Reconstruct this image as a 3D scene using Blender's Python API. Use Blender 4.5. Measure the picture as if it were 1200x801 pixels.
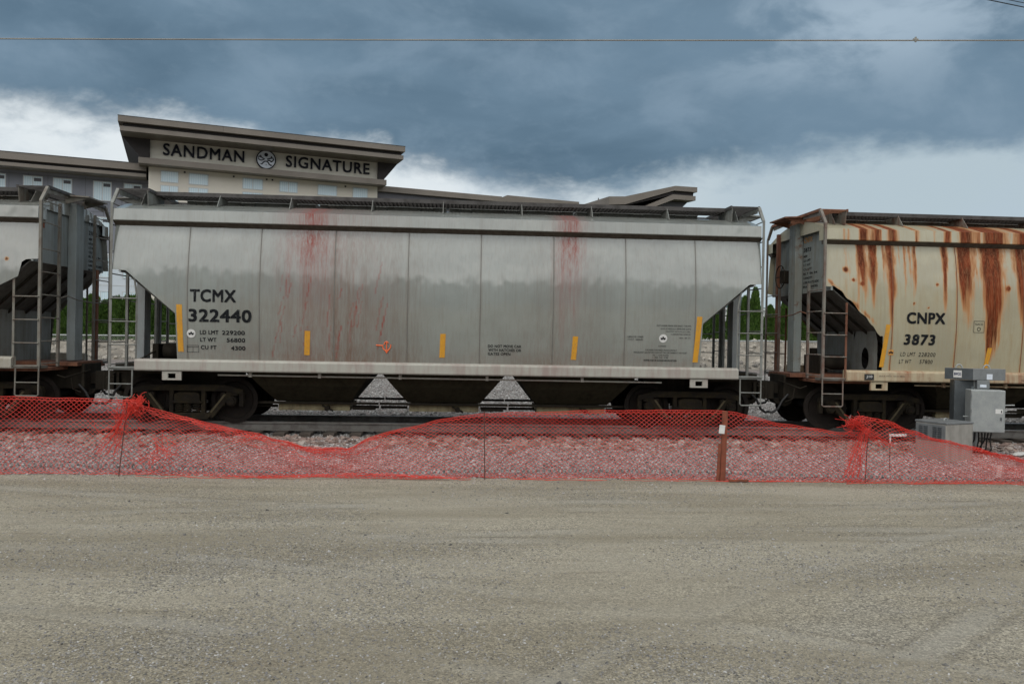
import bpy, math, random
import numpy as np
from mathutils import Vector, Matrix, noise as mnoise

random.seed(7)
rng = np.random.RandomState(11)
R = math.radians
scene = bpy.context.scene
for o in list(bpy.data.objects):
    bpy.data.objects.remove(o)

# ------------------------------------------------------------------ camera
EYE = 2.3
cam_data = bpy.data.cameras.new("camera")
cam = bpy.data.objects.new("camera", cam_data)
scene.collection.objects.link(cam)
scene.camera = cam
cam_data.sensor_width = 36.0
cam_data.lens = 36.0 * 950.0 / 1200.0
cam_data.clip_start = 0.1
cam_data.clip_end = 12000
_yaw, _pitch, _roll = R(3.8), R(-0.33), R(1.06)
fwd = Vector((math.sin(_yaw)*math.cos(_pitch), math.cos(_yaw)*math.cos(_pitch), math.sin(_pitch)))
r0 = Vector((math.cos(_yaw), -math.sin(_yaw), 0)); u0 = r0.cross(fwd)
rt = r0*math.cos(_roll) + u0*math.sin(_roll)
up = -r0*math.sin(_roll) + u0*math.cos(_roll)
m = Matrix((rt, up, -fwd)).transposed().to_4x4()
m.translation = Vector((0, 0, EYE))
cam.matrix_world = m

# ------------------------------------------------------------------ render / exposure
scene.render.engine = 'CYCLES'
scene.view_settings.view_transform = 'Standard'
scene.view_settings.look = 'None'
scene.view_settings.gamma = 1.0
scene.view_settings.exposure = 0.0
SUN_EL, SUN_AZ = R(58), R(215)          # azimuth clockwise from +Y (behind the camera, to its left)

# ------------------------------------------------------------------ world
world = bpy.data.worlds.new("World"); scene.world = world
world.use_nodes = True
wt = world.node_tree; wt.nodes.clear()
def wn(t, **k):
    n = wt.nodes.new(t)
    for a, b in k.items(): setattr(n, a, b)
    return n
def wmath(op, a, b=None, clamp=False):
    n = wn('ShaderNodeMath', operation=op); n.use_clamp = clamp
    for i, v in enumerate((a, b)):
        if v is None: continue
        if isinstance(v, (int, float)): n.inputs[i].default_value = v
        else: wt.links.new(v, n.inputs[i])
    return n.outputs[0]
def wsmooth(v, a, b):
    n = wn('ShaderNodeMapRange', interpolation_type='SMOOTHSTEP')
    wt.links.new(v, n.inputs[0]); n.inputs[1].default_value = a; n.inputs[2].default_value = b
    return n.outputs[0]
def wmix(f, a, b, mode='MIX'):
    n = wn('ShaderNodeMix', data_type='RGBA', blend_type=mode)
    for s, v in ((0, f), (6, a), (7, b)):
        if isinstance(v, (int, float)): n.inputs[s].default_value = v
        elif isinstance(v, tuple): n.inputs[s].default_value = (*v, 1)
        else: wt.links.new(v, n.inputs[s])
    return n.outputs[2]
sky = wn('ShaderNodeTexSky', sky_type='NISHITA', sun_disc=False)
sky.sun_elevation = SUN_EL; sky.sun_rotation = SUN_AZ; sky.air_density = 1.2; sky.dust_density = 2.0
tc = wn('ShaderNodeTexCoord')
def wnoise(sc, off, detail=8, rough=.55, dist=0.0):
    mp = wn('ShaderNodeMapping'); mp.inputs['Scale'].default_value = sc; mp.inputs['Location'].default_value = off
    wt.links.new(tc.outputs['Generated'], mp.inputs[0])
    n = wn('ShaderNodeTexNoise'); n.inputs['Scale'].default_value = 1.0; n.inputs['Detail'].default_value = detail
    n.inputs['Roughness'].default_value = rough; n.inputs['Distortion'].default_value = dist
    wt.links.new(mp.outputs[0], n.inputs['Vector']); return n.outputs['Fac']
sep = wn('ShaderNodeSeparateXYZ'); wt.links.new(tc.outputs['Generated'], sep.inputs[0])
X_, Y_, Z_ = sep.outputs
n1 = wnoise((2.4, 2.4, 5.0), (3.1, 1.7, 0.4), 8, .5, .25)
n2 = wnoise((7, 7, 13), (1.3, 5.2, 2.2), 8, .58, .35)
n3 = wnoise((2.4, 2.4, 5.5), (7.7, 2.4, 9.1), 7, .5, .35)
n4 = wnoise((30, 30, 60), (4, 4, 4), 5, .6, .2)
e = wmath('ADD', Z_, wmath('MULTIPLY', wmath('SUBTRACT', n1, .5), .07))
e = wmath('ADD', e, wmath('MULTIPLY', wmath('SUBTRACT', n2, .5), .11))
e = wmath('ADD', e, wmath('MULTIPLY', wmath('SUBTRACT', n4, .5), .03))
# the cloud base hangs lowest straight ahead, just right of the middle
dip = wmath('POWER', 2.718, wmath('MULTIPLY', wmath('POWER', wmath('ABSOLUTE', wmath('DIVIDE', wmath('SUBTRACT', X_, .17), .15)), 2.0), -1))
e = wmath('ADD', e, wmath('MULTIPLY', dip, .040))
dark = wmix(wsmooth(n3, .38, .64), (0.080, 0.142, 0.205), (0.160, 0.248, 0.335))
dark = wmix(wmath('MULTIPLY', wsmooth(n2, .44, .74), .60), dark, (0.24, 0.335, 0.43))
dark = wmix(wmath('MULTIPLY', wsmooth(n4, .50, .80), .25), dark, (0.22, 0.31, 0.40))
bright = wmix(wsmooth(X_, -.05, .42), (0.78, 0.84, 0.87), (0.46, 0.56, 0.62))
bright = wmix(wmath('MULTIPLY', wsmooth(n2, .42, .70), .45), bright, (0.46, 0.56, 0.65))
cl = wmix(wsmooth(e, .195, .245), bright, dark)
# a brighter tear in the cloud high on the right
tx_ = wmath('DIVIDE', wmath('SUBTRACT', X_, .44), .16); tz_ = wmath('DIVIDE', wmath('SUBTRACT', Z_, .345), .055)
tear = wmath('POWER', 2.718, wmath('MULTIPLY', wmath('ADD', wmath('MULTIPLY', tx_, tx_), wmath('MULTIPLY', tz_, tz_)), -1))
tear = wmath('MULTIPLY', tear, wsmooth(n2, .36, .60))
cl = wmix(wmath('MULTIPLY', tear, .75), cl, (0.44, 0.55, 0.65))
# thinner, brighter overcast overhead and behind the photographer
back = wmath('MAXIMUM', wsmooth(Z_, .50, .85), wsmooth(wmath('MULTIPLY', Y_, -1), -.05, .45))
thin = wmix(wsmooth(n3, .35, .65), (0.50, 0.54, 0.58), (0.72, 0.74, 0.76))
# the veiled sun makes the half of the sky behind the photographer the brightest
low = wmix(wsmooth(n2, .35, .65), (1.15, 1.20, 1.24), (1.75, 1.75, 1.72))
zl_ = wmath('ADD', Z_, wmath('MULTIPLY', wmath('SUBTRACT', n2, .5), .16))
low = wmix(wsmooth(zl_, .145, .235), (0.15, 0.19, 0.22), low)   # unseen dark band, added to darken the lower reflection in the car sides
thin = wmix(wmath('MULTIPLY', wsmooth(wmath('MULTIPLY', Y_, -1), .1, .45), wsmooth(Z_, .95, .70)), thin, low)
cl = wmix(back, cl, thin)
cl10 = wmix(1.0, cl, (10, 10, 10), 'MULTIPLY')
allc = wmix(.96, sky.outputs[0], cl10)
bg = wn('ShaderNodeBackground'); bg.inputs['Strength'].default_value = 0.1
wt.links.new(allc, bg.inputs['Color'])
wo = wn('ShaderNodeOutputWorld'); wt.links.new(bg.outputs[0], wo.inputs['Surface'])

# ------------------------------------------------------------------ sun behind cloud
sd = bpy.data.lights.new("sun", 'SUN'); sd.energy = 1.3; sd.angle = R(25); sd.color = (1.0, .96, .9)
sun = bpy.data.objects.new("sun", sd); scene.collection.objects.link(sun)
sdir = Vector((math.sin(SUN_AZ)*math.cos(SUN_EL), math.cos(SUN_AZ)*math.cos(SUN_EL), math.sin(SUN_EL)))
sun.rotation_euler = sdir.to_track_quat('Z', 'Y').to_euler()

# ================================================================== helpers
COL = scene.collection
def tag(o, label=None, cat=None, group=None, kind=None):
    if label: o['label'] = label
    if cat: o['category'] = cat
    if group: o['group'] = group
    if kind: o['kind'] = kind
    return o
def empty(name, loc=(0, 0, 0), rz=0.0, label=None, cat=None, group=None, parent=None):
    o = bpy.data.objects.new(name, None); COL.objects.link(o)
    o.empty_display_size = .2
    o.location = loc; o.rotation_euler = (0, 0, rz)
    if parent: o.parent = parent
    return tag(o, label, cat, group)

class MB:
    def __init__(s): s.v = []; s.f = []
    def add(s, vs, fs):
        b = len(s.v); s.v += [tuple(p) for p in vs]; s.f += [tuple(i+b for i in f) for f in fs]; return s
    def box(s, x0, x1, y0, y1, z0, z1):
        return s.add([(x0,y0,z0),(x1,y0,z0),(x1,y1,z0),(x0,y1,z0),(x0,y0,z1),(x1,y0,z1),(x1,y1,z1),(x0,y1,z1)],
              [(0,3,2,1),(4,5,6,7),(0,1,5,4),(1,2,6,5),(2,3,7,6),(3,0,4,7)])
    def prism(s, poly, axis, a, b):
        """poly: 2D points; axis 'y' -> (x,z) extruded in y; 'x' -> (y,z) extruded in x; 'z' -> (x,y)"""
        n = len(poly)
        def P(p, t):
            return (p[0], t, p[1]) if axis == 'y' else ((t, p[0], p[1]) if axis == 'x' else (p[0], p[1], t))
        vs = [P(p, a) for p in poly] + [P(p, b) for p in poly]
        fs = [tuple(range(n)), tuple(range(2*n-1, n-1, -1))]
        fs += [(i, i+n, (i+1) % n + n, (i+1) % n) for i in range(n)]
        return s.add(vs, fs)
    def tube(s, pts, r, n=8, close=False, cap=True):
        pts = [Vector(p) for p in pts]; m_ = len(pts); rings = []
        prev = None
        for i, p in enumerate(pts):
            if close: t = pts[(i+1) % m_] - pts[i-1]
            else: t = pts[min(i+1, m_-1)] - pts[max(i-1, 0)]
            if t.length < 1e-9: t = Vector((0, 0, 1))
            t.normalize()
            if prev is None:
                a = Vector((0, 0, 1)) if abs(t.z) < .9 else Vector((0, 1, 0))
            else: a = prev
            a = (a - t*a.dot(t))
            if a.length < 1e-6: a = t.orthogonal()
            a.normalize(); b = t.cross(a); prev = a
            rr = r[i] if isinstance(r, (list, tuple)) else r
            rings.append([p + (a*math.cos(2*math.pi*k/n) + b*math.sin(2*math.pi*k/n))*rr for k in range(n)])
        vs = [q for g in rings for q in g]; fs = []
        L = m_ if close else m_-1
        for i in range(L):
            j = (i+1) % m_
            for k in range(n):
                fs.append((i*n+k, i*n+(k+1) % n, j*n+(k+1) % n, j*n+k))
        if cap and not close:
            fs.append(tuple(range(n-1, -1, -1))); fs.append(tuple((m_-1)*n+k for k in range(n)))
        return s.add(vs, fs)
    def cyl(s, p0, p1, r, n=20): return s.tube([p0, p1], r, n)
    def lathe(s, prof, c, axis='y', n=40):
        """prof: list of (radius, offset along axis)"""
        vs = []; m_ = len(prof)
        for k in range(n):
            a = 2*math.pi*k/n
            for r_, o_ in prof:
                if axis == 'y': vs.append((c[0]+r_*math.cos(a), c[1]+o_, c[2]+r_*math.sin(a)))
                elif axis == 'z': vs.append((c[0]+r_*math.cos(a), c[1]+r_*math.sin(a), c[2]+o_))
                else: vs.append((c[0]+o_, c[1]+r_*math.cos(a), c[2]+r_*math.sin(a)))
        fs = []
        for k in range(n):
            j = (k+1) % n
            for i in range(m_-1):
                fs.append((k*m_+i, j*m_+i, j*m_+i+1, k*m_+i+1))
        return s.add(vs, fs)
    def build(s, name, mat, parent=None, smooth=False, bevel=0.0, loc=None):
        me = bpy.data.meshes.new(name); me.from_pydata(s.v, [], s.f); me.update()
        o = bpy.data.objects.new(name, me); COL.objects.link(o)
        if mat: me.materials.append(mat)
        if smooth:
            for p in me.polygons: p.use_smooth = True
            try: me.set_sharp_from_angle(angle=R(38))
            except Exception: pass
        if bevel:
            b = o.modifiers.new('bevel', 'BEVEL'); b.width = bevel; b.segments = 2; b.limit_method = 'ANGLE'
        if parent: o.parent = parent
        if loc: o.location = loc
        return o

def recalc(o):
    import bmesh
    bm = bmesh.new(); bm.from_mesh(o.data); bmesh.ops.recalc_face_normals(bm, faces=bm.faces); bm.to_mesh(o.data); bm.free(); return o

# ------------------------------------------------------------------ materials
def new_mat(name):
    m_ = bpy.data.materials.new(name); m_.use_nodes = True; nt = m_.node_tree; nt.nodes.clear()
    o = nt.nodes.new('ShaderNodeOutputMaterial'); b = nt.nodes.new('ShaderNodeBsdfPrincipled')
    nt.links.new(b.outputs[0], o.inputs[0]); return m_, nt, b
class NG:
    def __init__(s, nt): s.nt = nt
    def n(s, t, **k):
        q = s.nt.nodes.new(t)
        for a, b in k.items(): setattr(q, a, b)
        return q
    def link(s, a, b): s.nt.links.new(a, b)
    def val(s, inp, v):
        if v is None: return
        if isinstance(v, (int, float)): inp.default_value = v
        elif isinstance(v, tuple): inp.default_value = v if len(v) == len(inp.default_value) else (*v, 1)
        else: s.link(v, inp)
    def math(s, op, a, b=None, clamp=False):
        q = s.n('ShaderNodeMath', operation=op); q.use_clamp = clamp; s.val(q.inputs[0], a); s.val(q.inputs[1], b); return q.outputs[0]
    def mix(s, f, a, b, mode='MIX'):
        q = s.n('ShaderNodeMix', data_type='RGBA', blend_type=mode); s.val(q.inputs[0], f); s.val(q.inputs[6], a); s.val(q.inputs[7], b); return q.outputs[2]
    def coord(s, kind='Object', scale=(1,1,1), loc=(0,0,0)):
        t = s.n('ShaderNodeTexCoord'); mp = s.n('ShaderNodeMapping'); mp.inputs['Scale'].default_value = scale; mp.inputs['Location'].default_value = loc
        s.link(t.outputs[kind], mp.inputs[0]); return mp.outputs[0]
    def noise(s, vec, scale=1, detail=6, rough=.55, dist=0):
        q = s.n('ShaderNodeTexNoise'); s.link(vec, q.inputs['Vector']); q.inputs['Scale'].default_value = scale
        q.inputs['Detail'].default_value = detail; q.inputs['Roughness'].default_value = rough; q.inputs['Distortion'].default_value = dist
        return q.outputs['Fac']
    def voro(s, vec, scale=1, feature='F1', out='Color'):
        q = s.n('ShaderNodeTexVoronoi', feature=feature); s.link(vec, q.inputs['Vector']); q.inputs['Scale'].default_value = scale; return q.outputs[out]
    def smooth(s, v, a, b, lo=0., hi=1.):
        q = s.n('ShaderNodeMapRange', interpolation_type='SMOOTHSTEP'); s.link(v, q.inputs[0])
        q.inputs[1].default_value = a; q.inputs[2].default_value = b; q.inputs[3].default_value = lo; q.inputs[4].default_value = hi; return q.outputs[0]
    def bump(s, h, strength=.3, dist=.02, normal=None):
        q = s.n('ShaderNodeBump'); q.inputs['Strength'].default_value = strength; q.inputs['Distance'].default_value = dist
        s.link(h, q.inputs['Height'])
        if normal: s.link(normal, q.inputs['Normal'])
        return q.outputs[0]

def weathered(name, col, col2=None, rough=.6, metal=0.0, scale=3.0, amount=.6, streak=True, bumpd=.004, spots=None):
    """paint or steel: base colour broken up by vertical streaks, blotches and grain"""
    m_, nt, b = new_mat(name); g = NG(nt)
    col2 = col2 or tuple(c*.55 for c in col)
    v = g.coord('Object')
    a = g.noise(v, scale, 8, .62)
    if streak:
        vs_ = g.coord('Object', (9, 9, .9)); a = g.math('MULTIPLY', g.math('ADD', a, g.noise(vs_, 1.0, 7, .6)), .5)
    f = g.math('MULTIPLY', g.smooth(a, .40, .66), amount)
    c = g.mix(f, col, col2)
    fine = g.noise(v, 60, 4, .6)
    c = g.mix(.22, c, g.mix(fine, (0.25,)*3, (1.6,)*3), 'MULTIPLY') if False else c
    if spots:
        sp = g.smooth(g.noise(g.coord('Object', loc=(5, 3, 9)), scale*1.9, 9, .7), .58, .68)
        c = g.mix(g.math('MULTIPLY', sp, .85), c, spots)
    g.val(b.inputs['Base Color'], c)
    g.val(b.inputs['Roughness'], g.smooth(a, .3, .7, rough-.08, min(1, rough+.2)))
    b.inputs['Metallic'].default_value = metal
    if max(col) < .07: b.inputs['Specular IOR Level'].default_value = .12
    g.link(g.bump(g.math('ADD', g.noise(v, scale*2, 5, .6), g.math('MULTIPLY', fine, .25)), .5, bumpd), b.inputs['Normal'])
    return m_

def plain(name, col, rough=.6, metal=0.0, var=.25, scale=14):
    m_, nt, b = new_mat(name); g = NG(nt)
    v = g.coord('Object'); f = g.noise(v, scale, 5, .6)
    c = g.mix(f, tuple(x*(1-var) for x in col), tuple(min(1, x*(1+var)) for x in col))
    g.val(b.inputs['Base Color'], c); b.inputs['Roughness'].default_value = rough; b.inputs['Metallic'].default_value = metal
    return m_

def body_paint(name, base, base2, dirt, rust, red, rough=.36, rust_thin=(.50,.23,.055), coat=.95):
    """car side paint; the mesh attribute 'stain' says where rust (R), grime (G) and red spill (B) lie"""
    m_, nt, b = new_mat(name); g = NG(nt)
    at = g.n('ShaderNodeAttribute', attribute_name='stain'); sp = g.n('ShaderNodeSeparateColor'); g.link(at.outputs['Color'], sp.inputs[0])
    Rr, Gg, Bb = sp.outputs
    v = g.coord('Object')
    fine = g.noise(g.coord('Object', (26, 26, 1.3)), 1, 7, .62)      # rain streaks
    fine2 = g.noise(g.coord('Object', (70, 70, 5)), 1, 5, .6)
    blot = g.noise(v, 1.1, 6, .55)
    c = g.mix(g.smooth(blot, .35, .65), base, base2)
    c = g.mix(g.math('MULTIPLY', g.smooth(fine, .46, .68), .20), c, dirt)
    c = g.mix(g.math('MULTIPLY', g.smooth(fine2, .58, .75), .10), c, dirt)
    gf = g.math('MULTIPLY', Gg, g.smooth(g.math('ADD', g.math('MULTIPLY', fine, .6), g.math('MULTIPLY', fine2, .4)), .30, .62, .35, 1.0))
    c = g.mix(gf, c, dirt)
    bf = g.math('MULTIPLY', Bb, g.smooth(g.math('ADD', g.math('MULTIPLY', fine, .5), g.math('MULTIPLY', fine2, .5)), .36, .60, .35, 1.0))
    c = g.mix(bf, c, red)
    rn = g.math('ADD', Rr, g.math('MULTIPLY', g.math('SUBTRACT', fine, .5), .9))
    halo = g.math('MULTIPLY', g.smooth(rn, .04, .42), g.smooth(Rr, 0.01, .12))
    core = g.math('MULTIPLY', g.math('MULTIPLY', g.smooth(rn, .20, .82), g.smooth(Rr, .08, .3)), g.smooth(fine2, .25, .6, .72, 1.0))
    c = g.mix(g.math('MULTIPLY', halo, .75), c, rust_thin)
    darker = g.mix(g.smooth(g.noise(g.coord('Object', (14, 14, 1.0)), 1, 7, .65), .36, .62), rust, tuple(x*.38 for x in rust))
    c = g.mix(core, c, darker)
    g.val(b.inputs['Base Color'], c)
    ro = g.math('ADD', g.math('MULTIPLY', g.math('MAXIMUM', core, gf), .30), rough)
    g.val(b.inputs['Roughness'], g.math('ADD', ro, g.math('MULTIPLY', fine, .1)))
    b.inputs['IOR'].default_value = 1.5; b.inputs['Coat Weight'].default_value = .65; b.inputs['Coat Roughness'].default_value = .09; b.inputs['Coat IOR'].default_value = 1.85
    g.val(b.inputs['Specular IOR Level'], g.math('SUBTRACT', .5, g.math('MULTIPLY', g.math('MAXIMUM', core, bf), .42), True))
    h = g.noise(g.coord('Object', (1.0, 1.0, .55)), 1.1, 3, .5)
    n_ = g.bump(h, .6, .07)
    nb = g.bump(g.math('ADD', g.noise(v, 45, 4, .6), g.math('MULTIPLY', core, .6)), .25, .003, n_)
    g.link(nb, b.inputs['Normal']); g.link(n_, b.inputs['Coat Normal'])
    g.val(b.inputs['Coat Weight'], g.math('MULTIPLY', g.math('SUBTRACT', 1.0, g.math('MULTIPLY', g.math('MAXIMUM', g.math('MAXIMUM', core, halo), g.math('MAXIMUM', gf, bf)), .9), True), coat))
    return m_

M = {}
M['tc_body'] = body_paint('grey_car_paint', (.240,.258,.236), (.206,.220,.200), (.145,.108,.08), (.14,.05,.025), (.25,.060,.048))
M['pt_body'] = body_paint('pale_grey_car_paint', (.225,.23,.205), (.195,.20,.18), (.17,.145,.11), (.18,.07,.03), (.33,.05,.055))
M['cn_body'] = body_paint('cream_grey_car_paint', (.385,.36,.255), (.33,.31,.225), (.30,.22,.11), (.20,.042,.015), (.33,.05,.055), rust_thin=(.48,.19,.04), coat=.30)
M['tc_sill'] = weathered('grey_sill_paint', (.36,.355,.31), (.26,.19,.17), .5, scale=1.6, amount=.75)
M['pt_sill'] = weathered('pale_sill_paint', (.34,.33,.28), (.22,.17,.12), .55, scale=1.6, amount=.7)
M['cn_sill'] = weathered('cream_sill_paint', (.42,.36,.24), (.24,.085,.035), .6, scale=1.3, amount=.95, spots=(.11,.045,.03))
M['tc_end'] = weathered('grey_end_paint', (.30,.325,.33), (.2,.2,.19), .5, scale=2, amount=.6)
M['pt_end'] = weathered('blue_grey_end_paint', (.24,.275,.28), (.17,.17,.15), .5, scale=2, amount=.6)
M['cn_end'] = weathered('grey_green_end_paint', (.22,.25,.24), (.16,.13,.09), .5, scale=2, amount=.55, spots=(.13,.06,.03))
M['tc_trim'] = weathered('grey_trim_paint', (.20,.21,.195), (.12,.105,.09), .55, scale=5, amount=.7)
M['pt_trim'] = weathered('grey_brown_trim_paint', (.175,.17,.145), (.10,.065,.045), .55, scale=5, amount=.8)
M['cn_trim'] = weathered('rusty_trim_paint', (.19,.185,.16), (.12,.05,.03), .6, scale=3, amount=.85, spots=(.12,.045,.025))
M['cn_rust'] = weathered('rusted_steel', (.20,.085,.045), (.09,.035,.022), .8, scale=3, amount=.9)
M['under'] = weathered('underframe_grime', (.032,.027,.020), (.018,.015,.012), .8, scale=3, amount=.8)
M['pocket'] = weathered('hopper_bay_grime', (.042,.037,.023), (.024,.020,.014), .9, scale=2, amount=.8)
M['worn'] = weathered('dusty_casting', (.085,.068,.035), (.04,.032,.018), .8, scale=9, amount=.9)
M['gate'] = weathered('outlet_gate_paint', (.30,.26,.15), (.14,.10,.06), .7, scale=4, amount=.8)
M['truck'] = weathered('truck_casting', (.018,.015,.012), (.045,.036,.020), .85, scale=6, amount=.6, streak=False)
M['wheel'] = weathered('wheel_steel', (.018,.015,.013), (.034,.027,.022), .65, .2, scale=6, amount=.6, streak=False)
M['tread'] = plain('wheel_rim_steel', (.09,.085,.08), .4, .8)
M['grate'] = weathered('running_board_steel', (.075,.07,.068), (.04,.036,.034), .6, .3, scale=5, amount=.6, streak=False)
M['black'] = plain('black_stencil', (.012,.013,.015), 1.0, var=.5, scale=30)
M['black'].node_tree.nodes['Principled BSDF'].inputs['Specular IOR Level'].default_value = .15
M['yellow'] = weathered('yellow_reflector', (.62,.30,.02), (.45,.2,.02), .45, scale=9, amount=.5)
M['eave_brown'] = weathered('eave_dark_brown', (.085,.072,.056), (.05,.035,.028), .85, scale=3, amount=.8)  # dark brown colour for the recessed strip under the eave rail
def wear(m_, chip, amt):
    nt = m_.node_tree; g = NG(nt); b = nt.nodes['Principled BSDF']; src = b.inputs['Base Color'].links[0].from_socket
    f = g.smooth(g.noise(g.coord('Object', (1, 1, .45)), 38, 6, .7), .54, .66)
    g.val(b.inputs['Base Color'], g.mix(g.math('MULTIPLY', f, amt), src, chip))
wear(M['black'], (.17,.18,.17), .40); wear(M['yellow'], (.22,.17,.10), .55)
M['white'] = plain('white_decal', (.62,.62,.6), .5)
M['orange_dec'] = plain('orange_decal', (.6,.28,.06), .5)
M['seam'] = plain('weld_seam_grime', (.135,.13,.115), .6)
M['seam_rust'] = plain('weld_seam_rust', (.17,.07,.035), .7, var=.5)
M['orange_paint'] = plain('orange_spray', (.85,.16,.05), .5)
M['hose'] = plain('black_rubber', (.02,.02,.02), .5)
M['rail_side'] = weathered('rail_steel_side', (.165,.155,.14), (.10,.085,.075), .7, .1, scale=6, amount=.7, streak=False)
M['rail_top'] = plain('polished_rail_head', (.35,.34,.33), .3, .9)
M['tie'] = weathered('timber_tie', (.075,.06,.048), (.04,.032,.026), .9, scale=5, amount=.8, streak=False)
M['net'] = None
M['galv'] = None

def yface(x, z, half=None): return None

def netting_mat():
    m_, nt, b = new_mat('orange_plastic_netting'); g = NG(nt)
    f = g.noise(g.coord('Object'), 2.5, 5, .6)
    g.val(b.inputs['Base Color'], g.mix(f, (.56,.024,.018), (.88,.085,.05)))
    b.inputs['Roughness'].default_value = .42
    tr = g.n('ShaderNodeBsdfTranslucent'); tr.inputs[0].default_value = (.95,.06,.05,1)
    mx = g.n('ShaderNodeMixShader'); mx.inputs[0].default_value = .25
    g.link(b.outputs[0], mx.inputs[1]); g.link(tr.outputs[0], mx.inputs[2])
    out = [n for n in nt.nodes if n.type == 'OUTPUT_MATERIAL'][0]; g.link(mx.outputs[0], out.inputs[0])
    return m_
M['net'] = netting_mat()
def galv_mat(name, c1, c2, rough=.45):
    m_, nt, b = new_mat(name); g = NG(nt); v = g.coord('Object')
    a = g.noise(v, 4, 8, .7); s_ = g.noise(v, 55, 3, .6)
    c = g.mix(g.smooth(a, .3, .7), c1, c2); c = g.mix(g.math('MULTIPLY', g.smooth(s_, .5, .7), .35), c, tuple(x*.55 for x in c1))
    g.val(b.inputs['Base Color'], c); b.inputs['Roughness'].default_value = rough; b.inputs['Metallic'].default_value = .25
    g.link(g.bump(s_, .3, .002), b.inputs['Normal']); return m_
M['galv'] = galv_mat('galvanised_steel', (.36,.38,.37), (.28,.30,.30))
M['galv_dark'] = galv_mat('dark_grey_steel', (.095,.108,.115), (.07,.08,.085))
M['galv_mid'] = galv_mat('mid_grey_steel', (.22,.235,.24), (.165,.175,.18))
M['concrete'] = weathered('cast_concrete', (.30,.29,.26), (.20,.19,.17), .85, scale=5, amount=.7, streak=True, bumpd=.006)
M['stake'] = weathered('orange_brown_stake', (.24,.062,.030), (.09,.038,.025), .8, scale=8, amount=.8)
M['rebar'] = plain('rusty_rod', (.10,.04,.03), .8)
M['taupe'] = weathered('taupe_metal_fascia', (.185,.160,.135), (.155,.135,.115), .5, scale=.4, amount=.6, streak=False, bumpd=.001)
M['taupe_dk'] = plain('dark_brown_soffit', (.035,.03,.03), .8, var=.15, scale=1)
M['cream'] = weathered('cream_stucco', (.70,.655,.575), (.65,.61,.53), .9, scale=.5, amount=.5, streak=False, bumpd=.001)
M['signpanel'] = weathered('cream_sign_panel', (.60,.575,.50), (.56,.535,.465), .6, scale=.5, amount=.5, streak=False, bumpd=.001)
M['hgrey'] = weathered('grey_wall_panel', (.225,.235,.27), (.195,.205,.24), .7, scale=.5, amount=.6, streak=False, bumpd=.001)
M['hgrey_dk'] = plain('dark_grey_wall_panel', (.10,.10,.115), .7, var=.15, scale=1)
M['hlight'] = weathered('pale_blue_grey_wall', (.58,.64,.70), (.54,.60,.66), .7, scale=.5, amount=.5, streak=False, bumpd=.001)
M['frame'] = plain('white_window_frame', (.55,.57,.58), .5)
M['signblk'] = plain('black_sign_letter', (.012,.013,.02), .4)
M['signblk'].node_tree.nodes['Principled BSDF'].inputs['Specular IOR Level'].default_value = .1
M['signwht'] = plain('white_sign_disc', (.62,.67,.74), .4)
M['cornice'] = plain('roof_flashing', (.06,.055,.05), .6)
M['warehouse'] = weathered('white_metal_siding', (.62,.63,.62), (.52,.53,.53), .7, scale=.3, amount=.5)
def glass_mat():
    m_, nt, b = new_mat('curtained_window_glass'); g = NG(nt)
    w = g.n('ShaderNodeTexWave', wave_type='BANDS', bands_direction='X'); g.link(g.coord('Object'), w.inputs['Vector'])
    w.inputs['Scale'].default_value = 1.6; w.inputs['Distortion'].default_value = 1.5; w.inputs['Detail'].default_value = 2
    g.val(b.inputs['Base Color'], g.mix(w.outputs['Fac'], (.58,.72,.80), (.70,.82,.88)))
    b.inputs['Roughness'].default_value = .12; b.inputs['IOR'].default_value = 1.5; return m_
M['glass'] = glass_mat()
M['glass_dk'] = plain('dark_window_glass', (.07,.09,.11), .1, var=.3, scale=2)
M['wire'] = plain('grey_cable', (.26,.25,.22), .5, var=.5, scale=1)
M['wire_dk'] = plain('black_cable', (.012,.012,.015), .5)

# ================================================================== terrain
def vn(x, y, s, seed=0.): return mnoise.noise(Vector((x*s+seed, y*s-seed, seed)))
def sst(t): t = max(0., min(1., t)); return t*t*(3-2*t)
def bank_top(x): return 1.45 + (2.30-1.45)*sst((x+30)/50.)
def fence_top(x): return 1.92 + (2.36-1.92)*(x+25)/47.
def edge_y(x): return 13.25 + .10*vn(x, 0, .35, 3) + .05*vn(x, 0, 1.7, 8)
def ground_z(x, y):
    z = 0.0
    if y < 14: z += .02*vn(x, y, .25) + .008*vn(x, y, 1.3, 5)
    z += .13*sst((y-edge_y(x)-.05)/2.6)
    z += .25*sst((y-24)/30.)
    if abs(y) < 400:
        z += (bank_top(x)-.38)*sst((y-56+.5*vn(x, y, .3, 2))/4.0)*(1.0 if y < 300 else max(0, 1-(y-300)/100))
        if 54 < y < 62: z += .18*vn(x, y, .6, 4)
    else: pass
    return z
def axis_vals(segs):
    out = []
    for a, b, st in segs:
        n_ = max(1, int(round((b-a)/st))); out += [a+(b-a)*i/n_ for i in range(n_)]
    out.append(segs[-1][1]); return out
gx = axis_vals([(-4000,-400,900),(-400,-60,40),(-60,-18,2),(-18,18,.3),(18,60,2),(60,400,40),(400,4000,900)])
gy = axis_vals([(-1500,-100,350),(-100,-10,10),(-10,4,1),(4,18,.25),(18,54,1.5),(54,62,.5),(62,110,6),(110,500,65),(500,6000,900)])
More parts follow.
